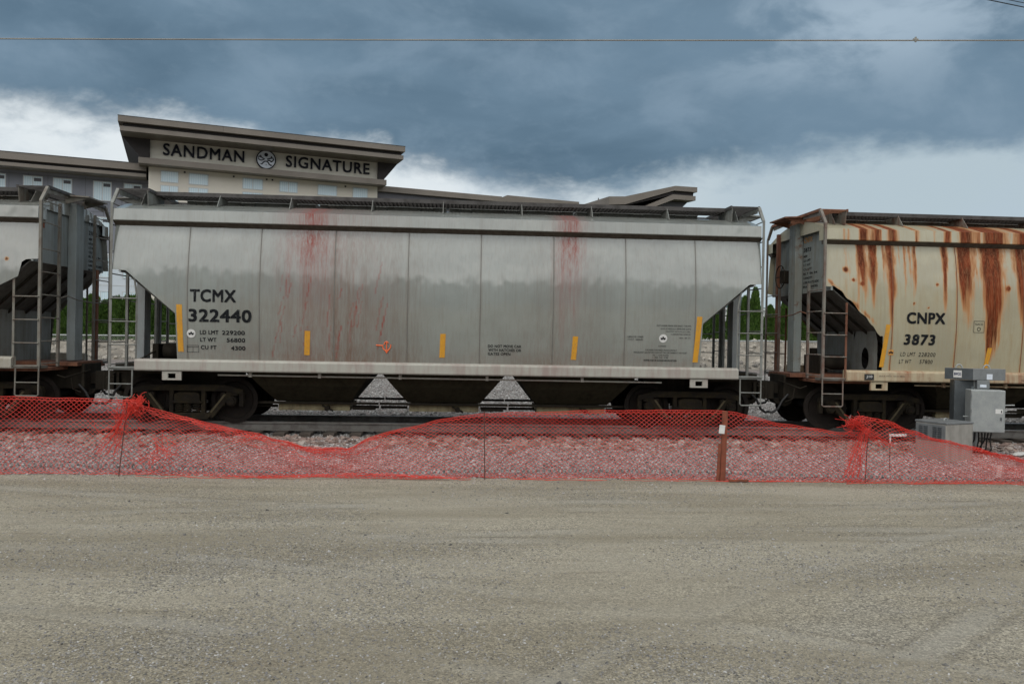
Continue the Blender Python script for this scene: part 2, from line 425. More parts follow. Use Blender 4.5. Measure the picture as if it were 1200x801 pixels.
def sheet(name, xs, ys, zf, mat, off=0.0):
    v = [(x, y, zf(x, y)+off) for y in ys for x in xs]; nx = len(xs)
    f = [(j*nx+i, j*nx+i+1, (j+1)*nx+i+1, (j+1)*nx+i) for j in range(len(ys)-1) for i in range(nx-1)]
    me = bpy.data.meshes.new(name); me.from_pydata(v, [], f); me.update()
    for p in me.polygons: p.use_smooth = True
    if mat: me.materials.append(mat)
    o = bpy.data.objects.new(name, me); COL.objects.link(o); return o

def ground_mat():
    m_, nt, b = new_mat('gravel_lot_and_ballast'); g = NG(nt)
    v = g.coord('Object')
    sp = g.n('ShaderNodeSeparateXYZ'); g.link(v, sp.inputs[0]); X, Y, Z = sp.outputs
    # --- packed dirt and fine gravel of the lot
    band = g.noise(g.coord('Object', (.16, .95, 1)), 1.0, 7, .6, .4)       # wheel bands along the track direction
    patch = g.noise(g.coord('Object', (.35, .5, 1)), 1.0, 8, .62, .8)
    c = g.mix(g.smooth(band, .36, .64), (.305,.280,.218), (.400,.376,.308))
    c = g.mix(g.math('MULTIPLY', g.smooth(patch, .50, .70), .35), c, (.285,.282,.262))
    streak = g.noise(g.coord('Object', (.5, 5.5, 1)), 1.0, 6, .6, .3)
    c = g.mix(g.math('MULTIPLY', g.smooth(streak, .55, .72), .38), c, (.225,.190,.140))
    cells = g.voro(g.coord('Object'), 62); cs = g.n('ShaderNodeSeparateColor'); g.link(cells, cs.inputs[0])
    grain = g.noise(v, 75, 5, .8)
    amt = g.smooth(patch, .35, .62, .30, .85)
    gr = g.mix(cs.outputs[0], (.50,.50,.51), (1.55,1.54,1.51))
    c = g.mix(amt, c, gr, 'MULTIPLY')
    c = g.mix(g.smooth(patch, .35, .60, .45, 1.0), c, g.mix(g.smooth(grain, .3, .72), (.50,.50,.50), (1.52,1.52,1.50)), 'MULTIPLY')
    dk = g.smooth(g.noise(g.coord('Object', (1, 1, 1), (9, 9, 9)), 46, 4, .7), .64, .72)
    c = g.mix(g.math('MULTIPLY', dk, .6), c, (.09,.085,.075))
    c = g.mix(1.0, c, (.82,.80,.775), 'MULTIPLY')
    # tyre arcs pressed into the dust
    for (ax0, ay0, rad) in ((-9., -14., 21.6), (-9., -14., 23.3), (16., -9., 19.4), (16., -9., 21.0), (2., 40., 29.2), (2., 40., 30.9), (5., -40., 51.4), (5., -40., 49.7)):
        dx_ = g.math('SUBTRACT', X, ax0); dy_ = g.math('SUBTRACT', Y, ay0)
        dd = g.math('SQRT', g.math('ADD', g.math('MULTIPLY', dx_, dx_), g.math('MULTIPLY', dy_, dy_)))
        dd = g.math('ABSOLUTE', g.math('SUBTRACT', g.math('ADD', dd, g.math('MULTIPLY', band, .25)), rad+.12))
        tr_ = g.math('MULTIPLY', g.smooth(dd, .16, .05), g.smooth(patch, .40, .60))
        c = g.mix(g.math('MULTIPLY', tr_, .38), c, (.33,.315,.27))
        ed = g.math('MULTIPLY', g.math('MULTIPLY', g.smooth(dd, .13, .17), g.smooth(dd, .24, .18)), g.smooth(patch, .40, .60))
        c = g.mix(g.math('MULTIPLY', ed, .35), c, (.165,.15,.12))
    # --- stone zone by the track
    st = g.voro(v, 24); ss = g.n('ShaderNodeSeparateColor'); g.link(st, ss.inputs[0])
    sc_ = g.mix(ss.outputs[0], (.08,.072,.068), (.32,.30,.285))
    sc_ = g.mix(g.math('MULTIPLY', ss.outputs[1], .35), sc_, (.26,.17,.14))
    # --- pale dusty earth of the far bank
    bk = g.noise(v, .9, 9, .7); bc = g.mix(g.smooth(bk, .35, .65), (.16,.14,.115), (.32,.285,.235))
    e1 = g.smooth(g.math('ADD', Y, g.math('MULTIPLY', g.noise(g.coord('Object', (1.3,1.3,1)), 1, 5, .6), .3)), 13.32, 13.50)
    c = g.mix(e1, c, sc_)
    e2 = g.smooth(Y, 52, 56); c = g.mix(e2, c, bc)
    e3 = g.smooth(Y, 64, 70); c = g.mix(e3, c, (.09,.10,.06))
    g.val(b.inputs['Base Color'], c); b.inputs['Roughness'].default_value = .95
    b.inputs['Specular IOR Level'].default_value = .2
    h = g.math('ADD', g.math('MULTIPLY', cs.outputs[0], .35), g.math('MULTIPLY', grain, .8))
    h = g.math('ADD', h, g.math('MULTIPLY', g.math('MULTIPLY', ss.outputs[2], e1), 2.0))
    n_ = g.bump(g.noise(v, 3.0, 7, .6), .35, .05)
    g.link(g.bump(h, .65, .012, n_), b.inputs['Normal']); return m_
M['ground'] = ground_mat()
ground = sheet('ground', gx, gy, ground_z, M['ground']); tag(ground, kind='structure')

# hills far off
hv, hf = [], []
N = 120
for i in range(N+1):
    a = R(-70 + 140*i/N); d0, d1 = 3800, 5200
    hh = 150 + 120*mnoise.fractal(Vector((i*.11, 2.2, 0)), .8, 2.0, 6) + 90*math.exp(-((math.degrees(a)-22)/12)**2)
    hv += [(d0*math.sin(a), d0*math.cos(a), -5), ((d0+d1)/2*math.sin(a), (d0+d1)/2*math.cos(a), max(60, hh)*1.2), (d1*math.sin(a), d1*math.cos(a), -5)]
for i in range(N):
    hf += [(i*3, i*3+3, i*3+4, i*3+1), (i*3+1, i*3+4, i*3+5, i*3+2)]
hm = weathered('forested_hill', (.05,.075,.085), (.035,.055,.07), .95, scale=.004, amount=.8, streak=False)
ho = MB().add(hv, hf).build('hills', hm, smooth=True); tag(ho, kind='structure')

# ------------------------------------------------------------------ stones (uncountable, scattered by geometry nodes)
def stone_mat(name, cols, rough=.9):
    m_, nt, b = new_mat(name); g = NG(nt)
    oi = g.n('ShaderNodeObjectInfo'); cr = g.n('ShaderNodeValToRGB'); g.link(oi.outputs['Random'], cr.inputs[0])
    el = cr.color_ramp.elements; el[0].color = (*cols[0], 1); el[1].color = (*cols[-1], 1); cr.color_ramp.interpolation = 'LINEAR'
    for i, c in enumerate(cols[1:-1]):
        q = el.new((i+1)/(len(cols)-1)); q.color = (*c, 1)
    f = g.noise(g.coord('Object'), 9, 4, .6)
    g.val(b.inputs['Base Color'], g.mix(.5, cr.outputs[0], g.mix(f, (.6,.6,.6), (1.5,1.5,1.5)), 'MULTIPLY'))
    b.inputs['Roughness'].default_value = rough; return m_
def scatter(name, xs, ys, dens, dfun, smin, smax, mat, seed, label, cat, flat=.65, sink=.25, power=2.0):
    o = sheet(name, xs, ys, ground_z, mat)
    me = o.data
    a = me.attributes.new('dens', 'FLOAT', 'POINT')
    a.data.foreach_set('value', [dfun(p.co.x, p.co.y) for p in me.vertices])
    ng = bpy.data.node_groups.new(name+'_scatter', 'GeometryNodeTree')
    ng.interface.new_socket('Geometry', in_out='INPUT', socket_type='NodeSocketGeometry')
    ng.interface.new_socket('Geometry', in_out='OUTPUT', socket_type='NodeSocketGeometry')
    N_ = ng.nodes.new; L = ng.links.new
    gi = N_('NodeGroupInput'); go = N_('NodeGroupOutput')
    dp = N_('GeometryNodeDistributePointsOnFaces'); dp.distribute_method = 'RANDOM'; dp.inputs['Seed'].default_value = seed
    na = N_('GeometryNodeInputNamedAttribute'); na.data_type = 'FLOAT'; na.inputs['Name'].default_value = 'dens'
    mu = N_('ShaderNodeMath'); mu.operation = 'MULTIPLY'; mu.inputs[1].default_value = dens
    L(na.outputs[0], mu.inputs[0]); L(mu.outputs[0], dp.inputs['Density'])
    L(gi.outputs[0], dp.inputs['Mesh'])
    ico = N_('GeometryNodeMeshIcoSphere'); ico.inputs['Radius'].default_value = .5; ico.inputs['Subdivisions'].default_value = 2 if smax > .03 else 1
    nz = N_('ShaderNodeTexNoise'); nz.inputs['Scale'].default_value = 2.2; nz.inputs['Detail'].default_value = 2
    sb = N_('ShaderNodeVectorMath'); sb.operation = 'SUBTRACT'; sb.inputs[1].default_value = (.5, .5, .5)
    sc = N_('ShaderNodeVectorMath'); sc.operation = 'SCALE'; sc.inputs['Scale'].default_value = 1.1
    L(nz.outputs['Color'], sb.inputs[0]); L(sb.outputs[0], sc.inputs[0])
    spn = N_('GeometryNodeSetPosition'); L(ico.outputs[0], spn.inputs['Geometry']); L(sc.outputs[0], spn.inputs['Offset'])
    sm = N_('GeometryNodeSetMaterial'); sm.inputs['Material'].default_value = mat; L(spn.outputs[0], sm.inputs['Geometry'])
    ip = N_('GeometryNodeInstanceOnPoints'); L(dp.outputs['Points'], ip.inputs['Points']); L(sm.outputs[0], ip.inputs['Instance'])
    rr = N_('FunctionNodeRandomValue'); rr.data_type = 'FLOAT_VECTOR'; rr.inputs['Min'].default_value = (-.5, -.5, 0); rr.inputs['Max'].default_value = (.5, .5, 6.28); rr.inputs['Seed'].default_value = seed+1
    L(rr.outputs[0], ip.inputs['Rotation'])
    r1 = N_('FunctionNodeRandomValue'); r1.data_type = 'FLOAT'; r1.inputs[2].default_value = 0; r1.inputs[3].default_value = 1; r1.inputs['Seed'].default_value = seed+2
    pw = N_('ShaderNodeMath'); pw.operation = 'POWER'; pw.inputs[1].default_value = power; L(r1.outputs[1], pw.inputs[0])
    mr = N_('ShaderNodeMapRange'); mr.inputs[3].default_value = smin; mr.inputs[4].default_value = smax; L(pw.outputs[0], mr.inputs[0])
    rv = N_('FunctionNodeRandomValue'); rv.data_type = 'FLOAT_VECTOR'; rv.inputs['Min'].default_value = (.7, .6, flat*.7); rv.inputs['Max'].default_value = (1.3, 1.0, flat*1.2); rv.inputs['Seed'].default_value = seed+3
    vs_ = N_('ShaderNodeVectorMath'); vs_.operation = 'SCALE'; L(rv.outputs[0], vs_.inputs[0]); L(mr.outputs[0], vs_.inputs['Scale'])
    L(vs_.outputs[0], ip.inputs['Scale'])
    L(ip.outputs[0], go.inputs[0])
    md = o.modifiers.new('scatter', 'NODES'); md.node_group = ng
    tag(o, label, cat, kind='stuff'); return o

sm_lot = stone_mat('lot_pebble', [(.07,.068,.065), (.21,.20,.18), (.30,.285,.25), (.16,.155,.15), (.46,.45,.43)])
sm_bal = stone_mat('crushed_stone', [(.06,.055,.055), (.30,.27,.26), (.38,.35,.335), (.15,.11,.10), (.27,.21,.19), (.54,.52,.51)])
sm_big = stone_mat('broken_rock', [(.12,.085,.07), (.28,.20,.17), (.17,.12,.10), (.40,.35,.31)])
sm_far = stone_mat('far_ballast', [(.10,.095,.09), (.30,.29,.28), (.20,.195,.18), (.44,.43,.42)])
def d_lot(x, y):
    p = .42 + 1.5*vn(x, y*1.6, .33, 21) + .8*vn(x, y*2.2, .9, 5)
    near = .35+.65*sst((10.5-y)/4.5)
    return max(.03, min(1., p))*near
ax_ = axis_vals([(-13, 13, .4)])
scatter('gravel_pebbles', ax_, axis_vals([(3.6, 13.4, .4)]), 2600, d_lot, .007, .026, sm_lot, 3, 'loose grey pebbles strewn over the packed gravel lot', 'gravel', power=2.2)
scatter('gravel_stones', ax_, axis_vals([(3.6, 13.4, .4)]), 30, d_lot, .016, .045, sm_lot, 9, 'scattered bigger stones lying on the gravel lot', 'stones', power=3)
def d_bal(x, y): return 0 if y < edge_y(x)-.02 else 1
scatter('crushed_stone', axis_vals([(-18, 18, .25)]), axis_vals([(13.0, 17.3, .15)]), 1050, d_bal, .022, .060, sm_bal, 13, 'pale crushed stone between the red netting and the track', 'gravel', flat=.85)
scatter('stone_spill', axis_vals([(-18, 18, .3)]), axis_vals([(12.7, 13.5, .2)]), 60, lambda x, y: max(0, .7+.8*vn(x, y, .8, 7)), .012, .045, sm_bal, 17, 'small stones spilled along the edge of the gravel lot', 'gravel')
scatter('track_rubble', axis_vals([(-18, 18, .3)]), axis_vals([(15.2, 17.2, .25)]), 75, lambda x, y: .15+.85*sst((y-15.3)/.9)*(.5+.9*max(0, vn(x, y, .9, 4)+.5)), .06, .21, sm_big, 23, 'brown broken rocks heaped along the near rail', 'stones', flat=.7)
scatter('track_ballast', axis_vals([(-22, 22, .5)]), axis_vals([(17.2, 21, .25)]), 230, lambda x, y: 1, .035, .08, sm_far, 29, 'dusty ballast around the rails beneath the train', 'gravel', flat=.9)
scatter('yard_gravel', axis_vals([(-24, 26, 1)]), axis_vals([(21, 46, 1)]), 70, lambda x, y: 1, .05, .12, sm_far, 31, 'pale grey gravel yard behind the train', 'gravel', flat=.8)
scatter('bank_rocks', axis_vals([(-50, 50, 1)]), axis_vals([(55, 61.5, .5)]), 5, lambda x, y: max(.1, .6+vn(x, y, .3)), .12, .65, stone_mat('pale_rock', [(.13,.115,.10), (.42,.38,.32), (.28,.25,.21)]), 37, 'pale rocks on the bank below the hedge', 'rocks', flat=.7)

# ================================================================== railway track
RZ = 0.40; CY = 18.42; G2 = .7535
track = empty('railway_track', (0, CY, .0), label='steel railway track on timber ties carrying the three hopper cars', cat='railway track')
RW = [(-.075,-.18),(-.075,-.165),(-.012,-.14),(-.010,-.05),(-.036,-.04),(-.037,-.008),(-.028,-.001),(.028,-.001),(.037,-.008),(.036,-.04),(.010,-.05),(.012,-.14),(.075,-.165),(.075,-.18)]
for s in (-1, 1):
    ro = MB().prism([(p[0]+s*G2, p[1]+RZ) for p in RW], 'x', -30, 30).build('rail', M['rail_side'], track)
    MB().box(-30, 30, s*G2-.026, s*G2+.026, RZ-.001, RZ+.0015).build('rail_head', M['rail_top'], ro)
tie_me = None
for i in range(100):
    x = -26.5 + i*.53 + rng.uniform(-.03, .03)
    if tie_me is None:
        t_ = MB().box(-.12, .12, -1.30, 1.30, -.15, 0).build('tie', M['tie'], track, bevel=.012); tie_me = t_
    else:
        t_ = tie_me.copy(); COL.objects.link(t_); t_.parent = track
    t_.location = (x, rng.uniform(-.05, .05), RZ-.182); t_.rotation_euler = (0, 0, rng.uniform(-.02, .02))

# ================================================================== hopper cars
WP = [(1.50,1.515),(1.72,1.535),(2.2,1.59),(2.7,1.625),(3.2,1.635),(3.6,1.615),(4.0,1.565),(4.42,1.485)]
def halfw(z):
    # smooth interpolation through WP
    xs = [p[0] for p in WP]; ys = [p[1] for p in WP]
    c = np.polyfit(xs, ys, 4) if not hasattr(halfw, 'c') else halfw.c
    halfw.c = c
    return float(np.polyval(c, z))
def halfw_a(z): halfw(2.0); return np.polyval(halfw.c, z)

def text_mesh(s, bold=0.0, shear=0.0, spacing=1.0, res=3):
    cu = bpy.data.curves.new('t', 'FONT'); cu.body = s; cu.size = 1; cu.offset = bold; cu.shear = shear; cu.space_character = spacing; cu.resolution_u = res
    ob = bpy.data.objects.new('t', cu); COL.objects.link(ob)
    dg = bpy.context.evaluated_depsgraph_get(); me = bpy.data.meshes.new_from_object(ob.evaluated_get(dg))
    bpy.data.objects.remove(ob); bpy.data.curves.remove(cu)
    co = np.array([v.co[:] for v in me.vertices]); fs = [tuple(p.vertices) for p in me.polygons]
    bpy.data.meshes.remove(me)
    return co, fs
def text_on(mapf, s, box, mat, parent, name='lettering', bold=.02, shear=0., spacing=1.05, label=None):
    """box = (u0,u1,v0,v1); mapf(u,v) -> 3D. fits the string to the box"""
    co, fs = text_mesh(s, 0.0, shear, spacing)
    if len(co) == 0: return
    a, b_ = co.min(0), co.max(0)
    shifts = [(0, 0)] if bold <= 0 else [(-bold, -bold), (bold, -bold), (-bold, bold), (bold, bold), (0, 0)]
    u0_, u1_, v0_, v1_ = box
    mb_ = MB(); kx = (u1_-u0_)/(b_[0]-a[0]+2*bold); kz = (v1_-v0_)/max(1e-6, b_[1]-a[1]+2*bold)
    for li, (sx_, sy_) in enumerate(shifts):
        mb_.add([mapf(u0_+(p[0]-a[0]+bold+sx_)*kx, v0_+(p[1]-a[1]+bold+sy_)*kz, li*.0006) for p in co], fs)
    o = mb_.build(name, mat, parent)
    return o

def vnoise1(x, seed):
    i = np.floor(x).astype(int); f = x-i; f = f*f*(3-2*f)
    def h(n): return (np.sin(n*127.1+seed*311.7)*43758.5453) % 1.0
    return h(i)*(1-f)+h(i+1)*f

L2 = 6.695
class Car:
    pass

def stain_tc(x, z):
    Rr = np.zeros_like(x); G = np.zeros_like(x); B = np.zeros_like(x)
    top = 4.42
    # grime rising from the sill, and brown bands running down
    G += .55*np.clip((2.15-z)/.45, 0, 1)*(.5+.5*vnoise1(x*3, 1))
    for cx, w, a in ((-2.9,.9,.50),(-1.95,.55,.55),(-1.2,.5,.40),(-.6,.3,.25),(1.9,.4,.25),(2.6,.5,.28),(-4.2,.4,.12),(4.3,.5,.10),(3.2,.3,.15)):
        G += a*np.exp(-((x-cx)/w)**2)*(.45+.55*np.clip((4.3-z)/1.6, 0, 1))*(.55+.6*vnoise1(x*14, 2))
    for sx in SEAMS: G += .32*np.exp(-((x-sx)/.035)**2)
    # red spill from the hatches
    def drip(cx, w, zlow, a, seed):
        env = np.exp(-((x-cx)/w)**2)
        st_ = vnoise1(x*22, seed)*.6 + vnoise1(x*55, seed+1)*.6
        ln = zlow + (top-zlow)*(1-vnoise1(x*9, seed+2))*.9
        return a*env*np.clip(st_-.15, 0, 1)*np.clip((z-ln)/.7+.35, 0, 1)
    B += drip(-2.72, .30, 3.0, 1.15, 5); B += drip(-2.75, .55, 1.8, .55, 6)
    B += drip(-3.0, .45, 1.8, .45, 9)*1.0
    B += drip(2.62, .26, 3.2, 1.35, 12); B += drip(2.55, .30, 1.9, .85, 15)
    B += drip(-1.9, .5, 1.8, .35, 20)
    B += .40*np.exp(-((x+2.72)/.30)**2 - ((z-4.15)/.35)**2) + .35*np.exp(-((x-2.6)/.25)**2-((z-4.3)/.35)**2)
    B *= .55
    B += .20*np.exp(-((x+2.75)/.55)**2)*(.6+.6*vnoise1(x*16, 71)) + .20*np.exp(-((x-2.6)/.30)**2)*np.clip((z-1.6)/2, .2, 1)*(.6+.6*vnoise1(x*16, 72)) + .10*np.exp(-((x+1.6)/.6)**2)*(.4+.8*vnoise1(x*18, 73))
    # slanting hair-thin scratches low on the left
    for k in range(26):
        x0 = rng.uniform(-3.6, -1.3); z0 = rng.uniform(1.8, 3.2); sl = rng.uniform(.05, .28); ln = rng.uniform(.2, .7)
        d = np.abs((x-x0)-(z-z0)*sl); B += .55*(d < .014)*(z > z0)*(z < z0+ln)
    return Rr, G, B
def stain_pt(x, z):
    Rr = np.zeros_like(x); G = .35*np.clip((2.6-z), 0, 1)*(.4+.6*vnoise1(x*5, 3))
    for sx in SEAMS: G += .5*np.exp(-((x-sx)/.035)**2)
    for k in range(14):
        x0 = rng.uniform(-6, 6.4); z0 = rng.uniform(2.6, 4.2)
        G += .4*np.exp(-((x-x0)/.03)**2)*np.clip((z0-z)*2, 0, 1)*(z < z0)*(z > z0-1.0)
    for x0, z0 in ((6.05, 3.68), (5.2, 2.9), (3.4, 3.3)):
        Rr += 1.0*np.exp(-((x-x0)/.035)**2-((z-z0)/.035)**2)
    return Rr, G, np.zeros_like(x)
def stain_cn(x, z):
    Rr = np.zeros_like(x); G = .30*(.3+.7*vnoise1(x*4, 7))*np.clip((4.6-z)/1.5, 0, 1)
    top = 4.42
    S = [(-5.87,.05,3.35,.8),(-5.80,.10,3.05,.55),(-5.60,.085,2.98,1.15),(-5.22,.10,2.60,1.05),(-4.70,.055,3.15,.85),(-4.02,.06,2.85,1.05),
         (-3.62,.085,3.0,1.25),(-3.5,.2,2.5,.5),(-2.93,.24,1.9,1.5),(-3.02,.10,1.72,1.2),(-2.3,.15,2.7,1.0),(-1.5,.22,2.4,1.2),(-.4,.12,2.8,1.0),(.6,.25,2.1,1.3),(1.9,.14,2.7,1.1),(3.0,.2,2.3,1.2),(4.4,.15,2.6,1.1)]
    for cx, w, zl, a in S:
        t = np.clip((z-zl)/(top-zl), 0, 1)
        wob = .010*np.sin(z*3+cx*9)+.02*(vnoise1(z*2.2+cx*7, 41)-.5)
        ww = w*(.22+.78*t**.6)*(.85+.3*vnoise1(z*4+cx*3, 43))
        Rr += a*np.exp(-(np.abs(x-cx-wob)/ww)**2.0)*np.clip(t*1.9, 0, 1)**.7*(.55+.65*vnoise1(x*24, 44))
    for k in range(46):
        x0 = rng.uniform(-6.6, 6.6); ln = rng.uniform(.3, 1.9); w_ = rng.uniform(.012, .035)
        Rr += rng.uniform(.15, .5)*np.exp(-((x-x0)/w_)**2)*np.clip((z-(top-ln))/ln*1.6, 0, 1)
    # rust spots
    for x0, z0, r_ in ((-6.23,3.88,.055),(-6.06,3.66,.035),(-5.87,3.58,.035),(-4.2,3.6,.03),(-2.6,3.55,.05),(-4.72,3.18,.025),(-4.4,3.1,.02)):
        Rr += 1.1*np.exp(-((x-x0)/r_)**2-((z-z0)/r_)**2)
        G += .8*np.exp(-((x-x0)/(r_*.8))**2)*np.clip((z0-z)*3, 0, 1)*(z < z0)*np.clip(1-(z0-z)/.9, 0, 1)
    for sx in SEAMS: G += .7*np.exp(-((x-sx)/.04)**2); Rr += .35*np.exp(-((x-sx)/.02)**2)*(z < 3.9)
    # chewed rusty edge of the end cut-out
    d = np.abs(z-(3.42-(np.abs(x)-6.4)*-.0))  # placeholder distance
    edge = np.clip(1-np.abs((z-2.62)-(np.abs(x)-5.42)*.86)/.09, 0, 1)*(np.abs(x) > 5.4)
    Rr += .75*edge*vnoise1(x*12, 33)
    for k in range(30):
        x0 = rng.uniform(-6.5, 6.5); z0 = rng.uniform(2.2, 4.4)
        G += .55*np.exp(-((x-x0)/.025)**2)*(z < z0)*np.clip(1-(z0-z)/1.6, 0, 1)
    return Rr, G, np.zeros_like(x)
SEAMS = [-5.19, -3.76, -2.26, -.765, .73, 2.25, 3.77, 5.26]

def side_panel(parent, sgn, cut, mat, stainf, fine=True):
    """sgn -1 = towards the camera. cut(x) = height of the sheet's lower edge"""
    st = .03 if fine else .3
    xs = sorted(set(list(np.round(np.arange(-L2+.02, L2-.019, st), 4)) + [round(L2-.02, 4), -5.43, -5.401, 5.401, 5.43]))
    rows = 90 if fine else 12
    xs = np.array(xs); t = np.linspace(0, 1, rows)
    zb = np.array([cut(x) for x in xs])
    Xg = np.repeat(xs[None, :], rows, 0); Zg = zb[None, :]+(4.43-zb[None, :])*t[:, None]
    Yg = sgn*halfw_a(Zg)
    v = np.stack([Xg, Yg, Zg], -1).reshape(-1, 3); nx = len(xs)
    f = [(j*nx+i, j*nx+i+1, (j+1)*nx+i+1, (j+1)*nx+i) if sgn < 0 else (j*nx+i, (j+1)*nx+i, (j+1)*nx+i+1, j*nx+i+1) for j in range(rows-1) for i in range(nx-1)]
    o = MB(); o.v = [tuple(p) for p in v.tolist()]; o.f = f
    ob = o.build('side_panel', mat, parent, smooth=True)
    a = ob.data.color_attributes.new('stain', 'FLOAT_COLOR', 'POINT')
    r_, g_, b_ = stainf(Xg.reshape(-1), Zg.reshape(-1))
    arr = np.clip(np.stack([r_, g_, b_, np.ones_like(r_)], -1), 0, 1.6)
    a.data.foreach_set('color', arr.reshape(-1).astype(np.float32))
    return ob
def stained_strip(name, parent, prof, mat, stainf, zref, x0=-L2+.0, x1=L2, st=.05):
    """long profile (y,z list) along x carrying the stain of height zref"""
    xs = np.arange(x0, x1+1e-6, st); n_ = len(prof); v = []; f = []
    for x in xs:
        v += [(float(x), p[0], p[1]) for p in prof]
    for i in range(len(xs)-1):
        for k in range(n_-1): f.append((i*n_+k, (i+1)*n_+k, (i+1)*n_+k+1, i*n_+k+1))
    mb = MB(); mb.v = v; mb.f = f
    mb.f.append(tuple(range(n_))); mb.f.append(tuple((len(xs)-1)*n_+k for k in range(n_-1, -1, -1)))
    ob = recalc(mb.build(name, mat, parent))
    a = ob.data.color_attributes.new('stain', 'FLOAT_COLOR', 'POINT')
    Xs = np.repeat(xs, n_); Zs = np.full_like(Xs, zref)
    r_, g_, b_ = stainf(Xs, Zs)
    arr = np.clip(np.stack([r_, g_*.8, b_, np.ones_like(r_)], -1), 0, 1.6)
    a.data.foreach_set('color', arr.reshape(-1).astype(np.float32)); return ob

def make_truck(parent, tx, near_detail=True):
    t = empty('truck', (tx, 0, 0), parent=parent)
    for ax in (-.91, .91):
        # axle and wheels
        w = MB(); zc = RZ+.457
        for s in (-1, 1):
            prof = [(.05,-.09*s),(.11,-.09*s),(.14,-.035*s),(.36,-.02*s),(.40,-.05*s),(.4575,-.055*s),(.4575,.03*s),(.462,.045*s),(.49,.05*s),(.488,.075*s),(.40,.078*s),(.37,.03*s),(.14,.02*s),(.10,.09*s),(.05,.09*s)]
            prof = [(r_, s*abs(0)+(-o_ if True else o_)) for r_, o_ in prof]
            w.lathe([(r_, -o_) for r_, o_ in prof], (ax, s*G2*-1*-1, zc), 'y', 48)
        w.cyl((ax, -.9, zc), (ax, .9, zc), .085, 16)
        wo_ = recalc(w.build('wheelset', M['wheel'], t, smooth=True))
    for s in (-1, 1):
        y0, y1 = s*.93, s*1.06
        F = MB()
        F.prism([(-1.17,RZ+.58),(-1.13,RZ+.70),(-.78,RZ+.79),(.78,RZ+.79),(1.13,RZ+.70),(1.17,RZ+.58),(1.06,RZ+.60),(.74,RZ+.655),(-.74,RZ+.655),(-1.06,RZ+.60)], 'y', y0, y1)
        for q in (-1, 1):
            F.prism([(q*.98,RZ+.66),(q*.84,RZ+.68),(q*.36,RZ+.14),(q*.52,RZ+.09)], 'y', y0+s*.008, y1-s*.012)
            F.prism([(q*.28,RZ+.16),(q*.37,RZ+.16),(q*.37,RZ+.68),(q*.28,RZ+.68)], 'y', y0+s*.004, y1-s*.004)
            F.prism([(q*1.15,RZ+.34),(q*1.15,RZ+.62),(q*1.06,RZ+.62),(q*1.06,RZ+.34)], 'y', y0+s*.01, y1-s*.02)
            F.prism([(q*.77,RZ+.34),(q*.77,RZ+.64),(q*.68,RZ+.62),(q*.68,RZ+.40)], 'y', y0+s*.01, y1-s*.016)
        F.prism([(-.50,RZ+.16),(-.42,RZ+.06),(.42,RZ+.06),(.50,RZ+.16),(.40,RZ+.20),(-.40,RZ+.20)], 'y', y0-s*.03, y1+s*.012)
        recalc(F.build('side_frame', M['truck'], t, bevel=.012))
        for q in (-1, 1):
            MB().prism([(q*.80,RZ+.60),(q*.75,RZ+.60),(q*.47,RZ+.22),(q*.50,RZ+.20)], 'y', y1-s*.011, y1-s*.006).build('worn_edge', M['worn'], t)
        Bm = MB().prism([(-.27,RZ+.43),(-.25,RZ+.60),(-.16,RZ+.63),(.16,RZ+.63),(.25,RZ+.60),(.27,RZ+.43)], 'y', s*.35, y1+s*.03)
        Bm.prism([(-.31,RZ+.40),(-.31,RZ+.45),(.31,RZ+.45),(.31,RZ+.40)], 'y', s*.9, y1+s*.045)
        recalc(Bm.build('bolster', M['truck'], t, bevel=.01))
        MB().prism([(-.12,RZ+.49),(-.08,RZ+.57),(.08,RZ+.57),(.12,RZ+.49)], 'y', y1+s*.0301, y1+s*.034).build('bolster_pocket', M['under'], t)
        for k in (-.18, 0., .18):
            pts = [(k+.075*math.cos(a), s*1.0+.06*math.sin(a), RZ+.20+.20*a/(2*math.pi*4.5)) for a in np.linspace(0, 2*math.pi*4.5, 64)]
            MB().tube(pts, .017, 6).build('coil_spring', M['truck'], t, smooth=True)
        for ax in (-.91, .91):
            A = MB().cyl((ax, s*.90, RZ+.457), (ax, s*1.10, RZ+.457), .105, 24)
            A.cyl((ax, s*1.10, RZ+.457), (ax, s*1.13, RZ+.457), .075, 20)
            for k in range(3):
                a = k*2.094+.5; A.cyl((ax+.05*math.cos(a), s*1.13, RZ+.457+.05*math.sin(a)), (ax+.05*math.cos(a), s*1.145, RZ+.457+.05*math.sin(a)), .014, 6)
            A.build('bearing_cap', M['truck'], t, smooth=True)
            MB().box(ax-.12, ax+.12, s*.94 if s > 0 else s*1.04, s*1.04 if s > 0 else s*.94, RZ+.56, RZ+.63).build('bearing_adapter', M['truck'], t, bevel=.01)
    # brake beams and rigging
    b_ = MB()
    for q in (-1, 1):
        b_.box(q*.40-.04, q*.40+.04, -.7, .7, RZ+.28, RZ+.38)
    b_.box(-.2, .2, -.9, .9, RZ+.44, RZ+.66)
    b_.build('brake_beam', M['under'], t)
    return t

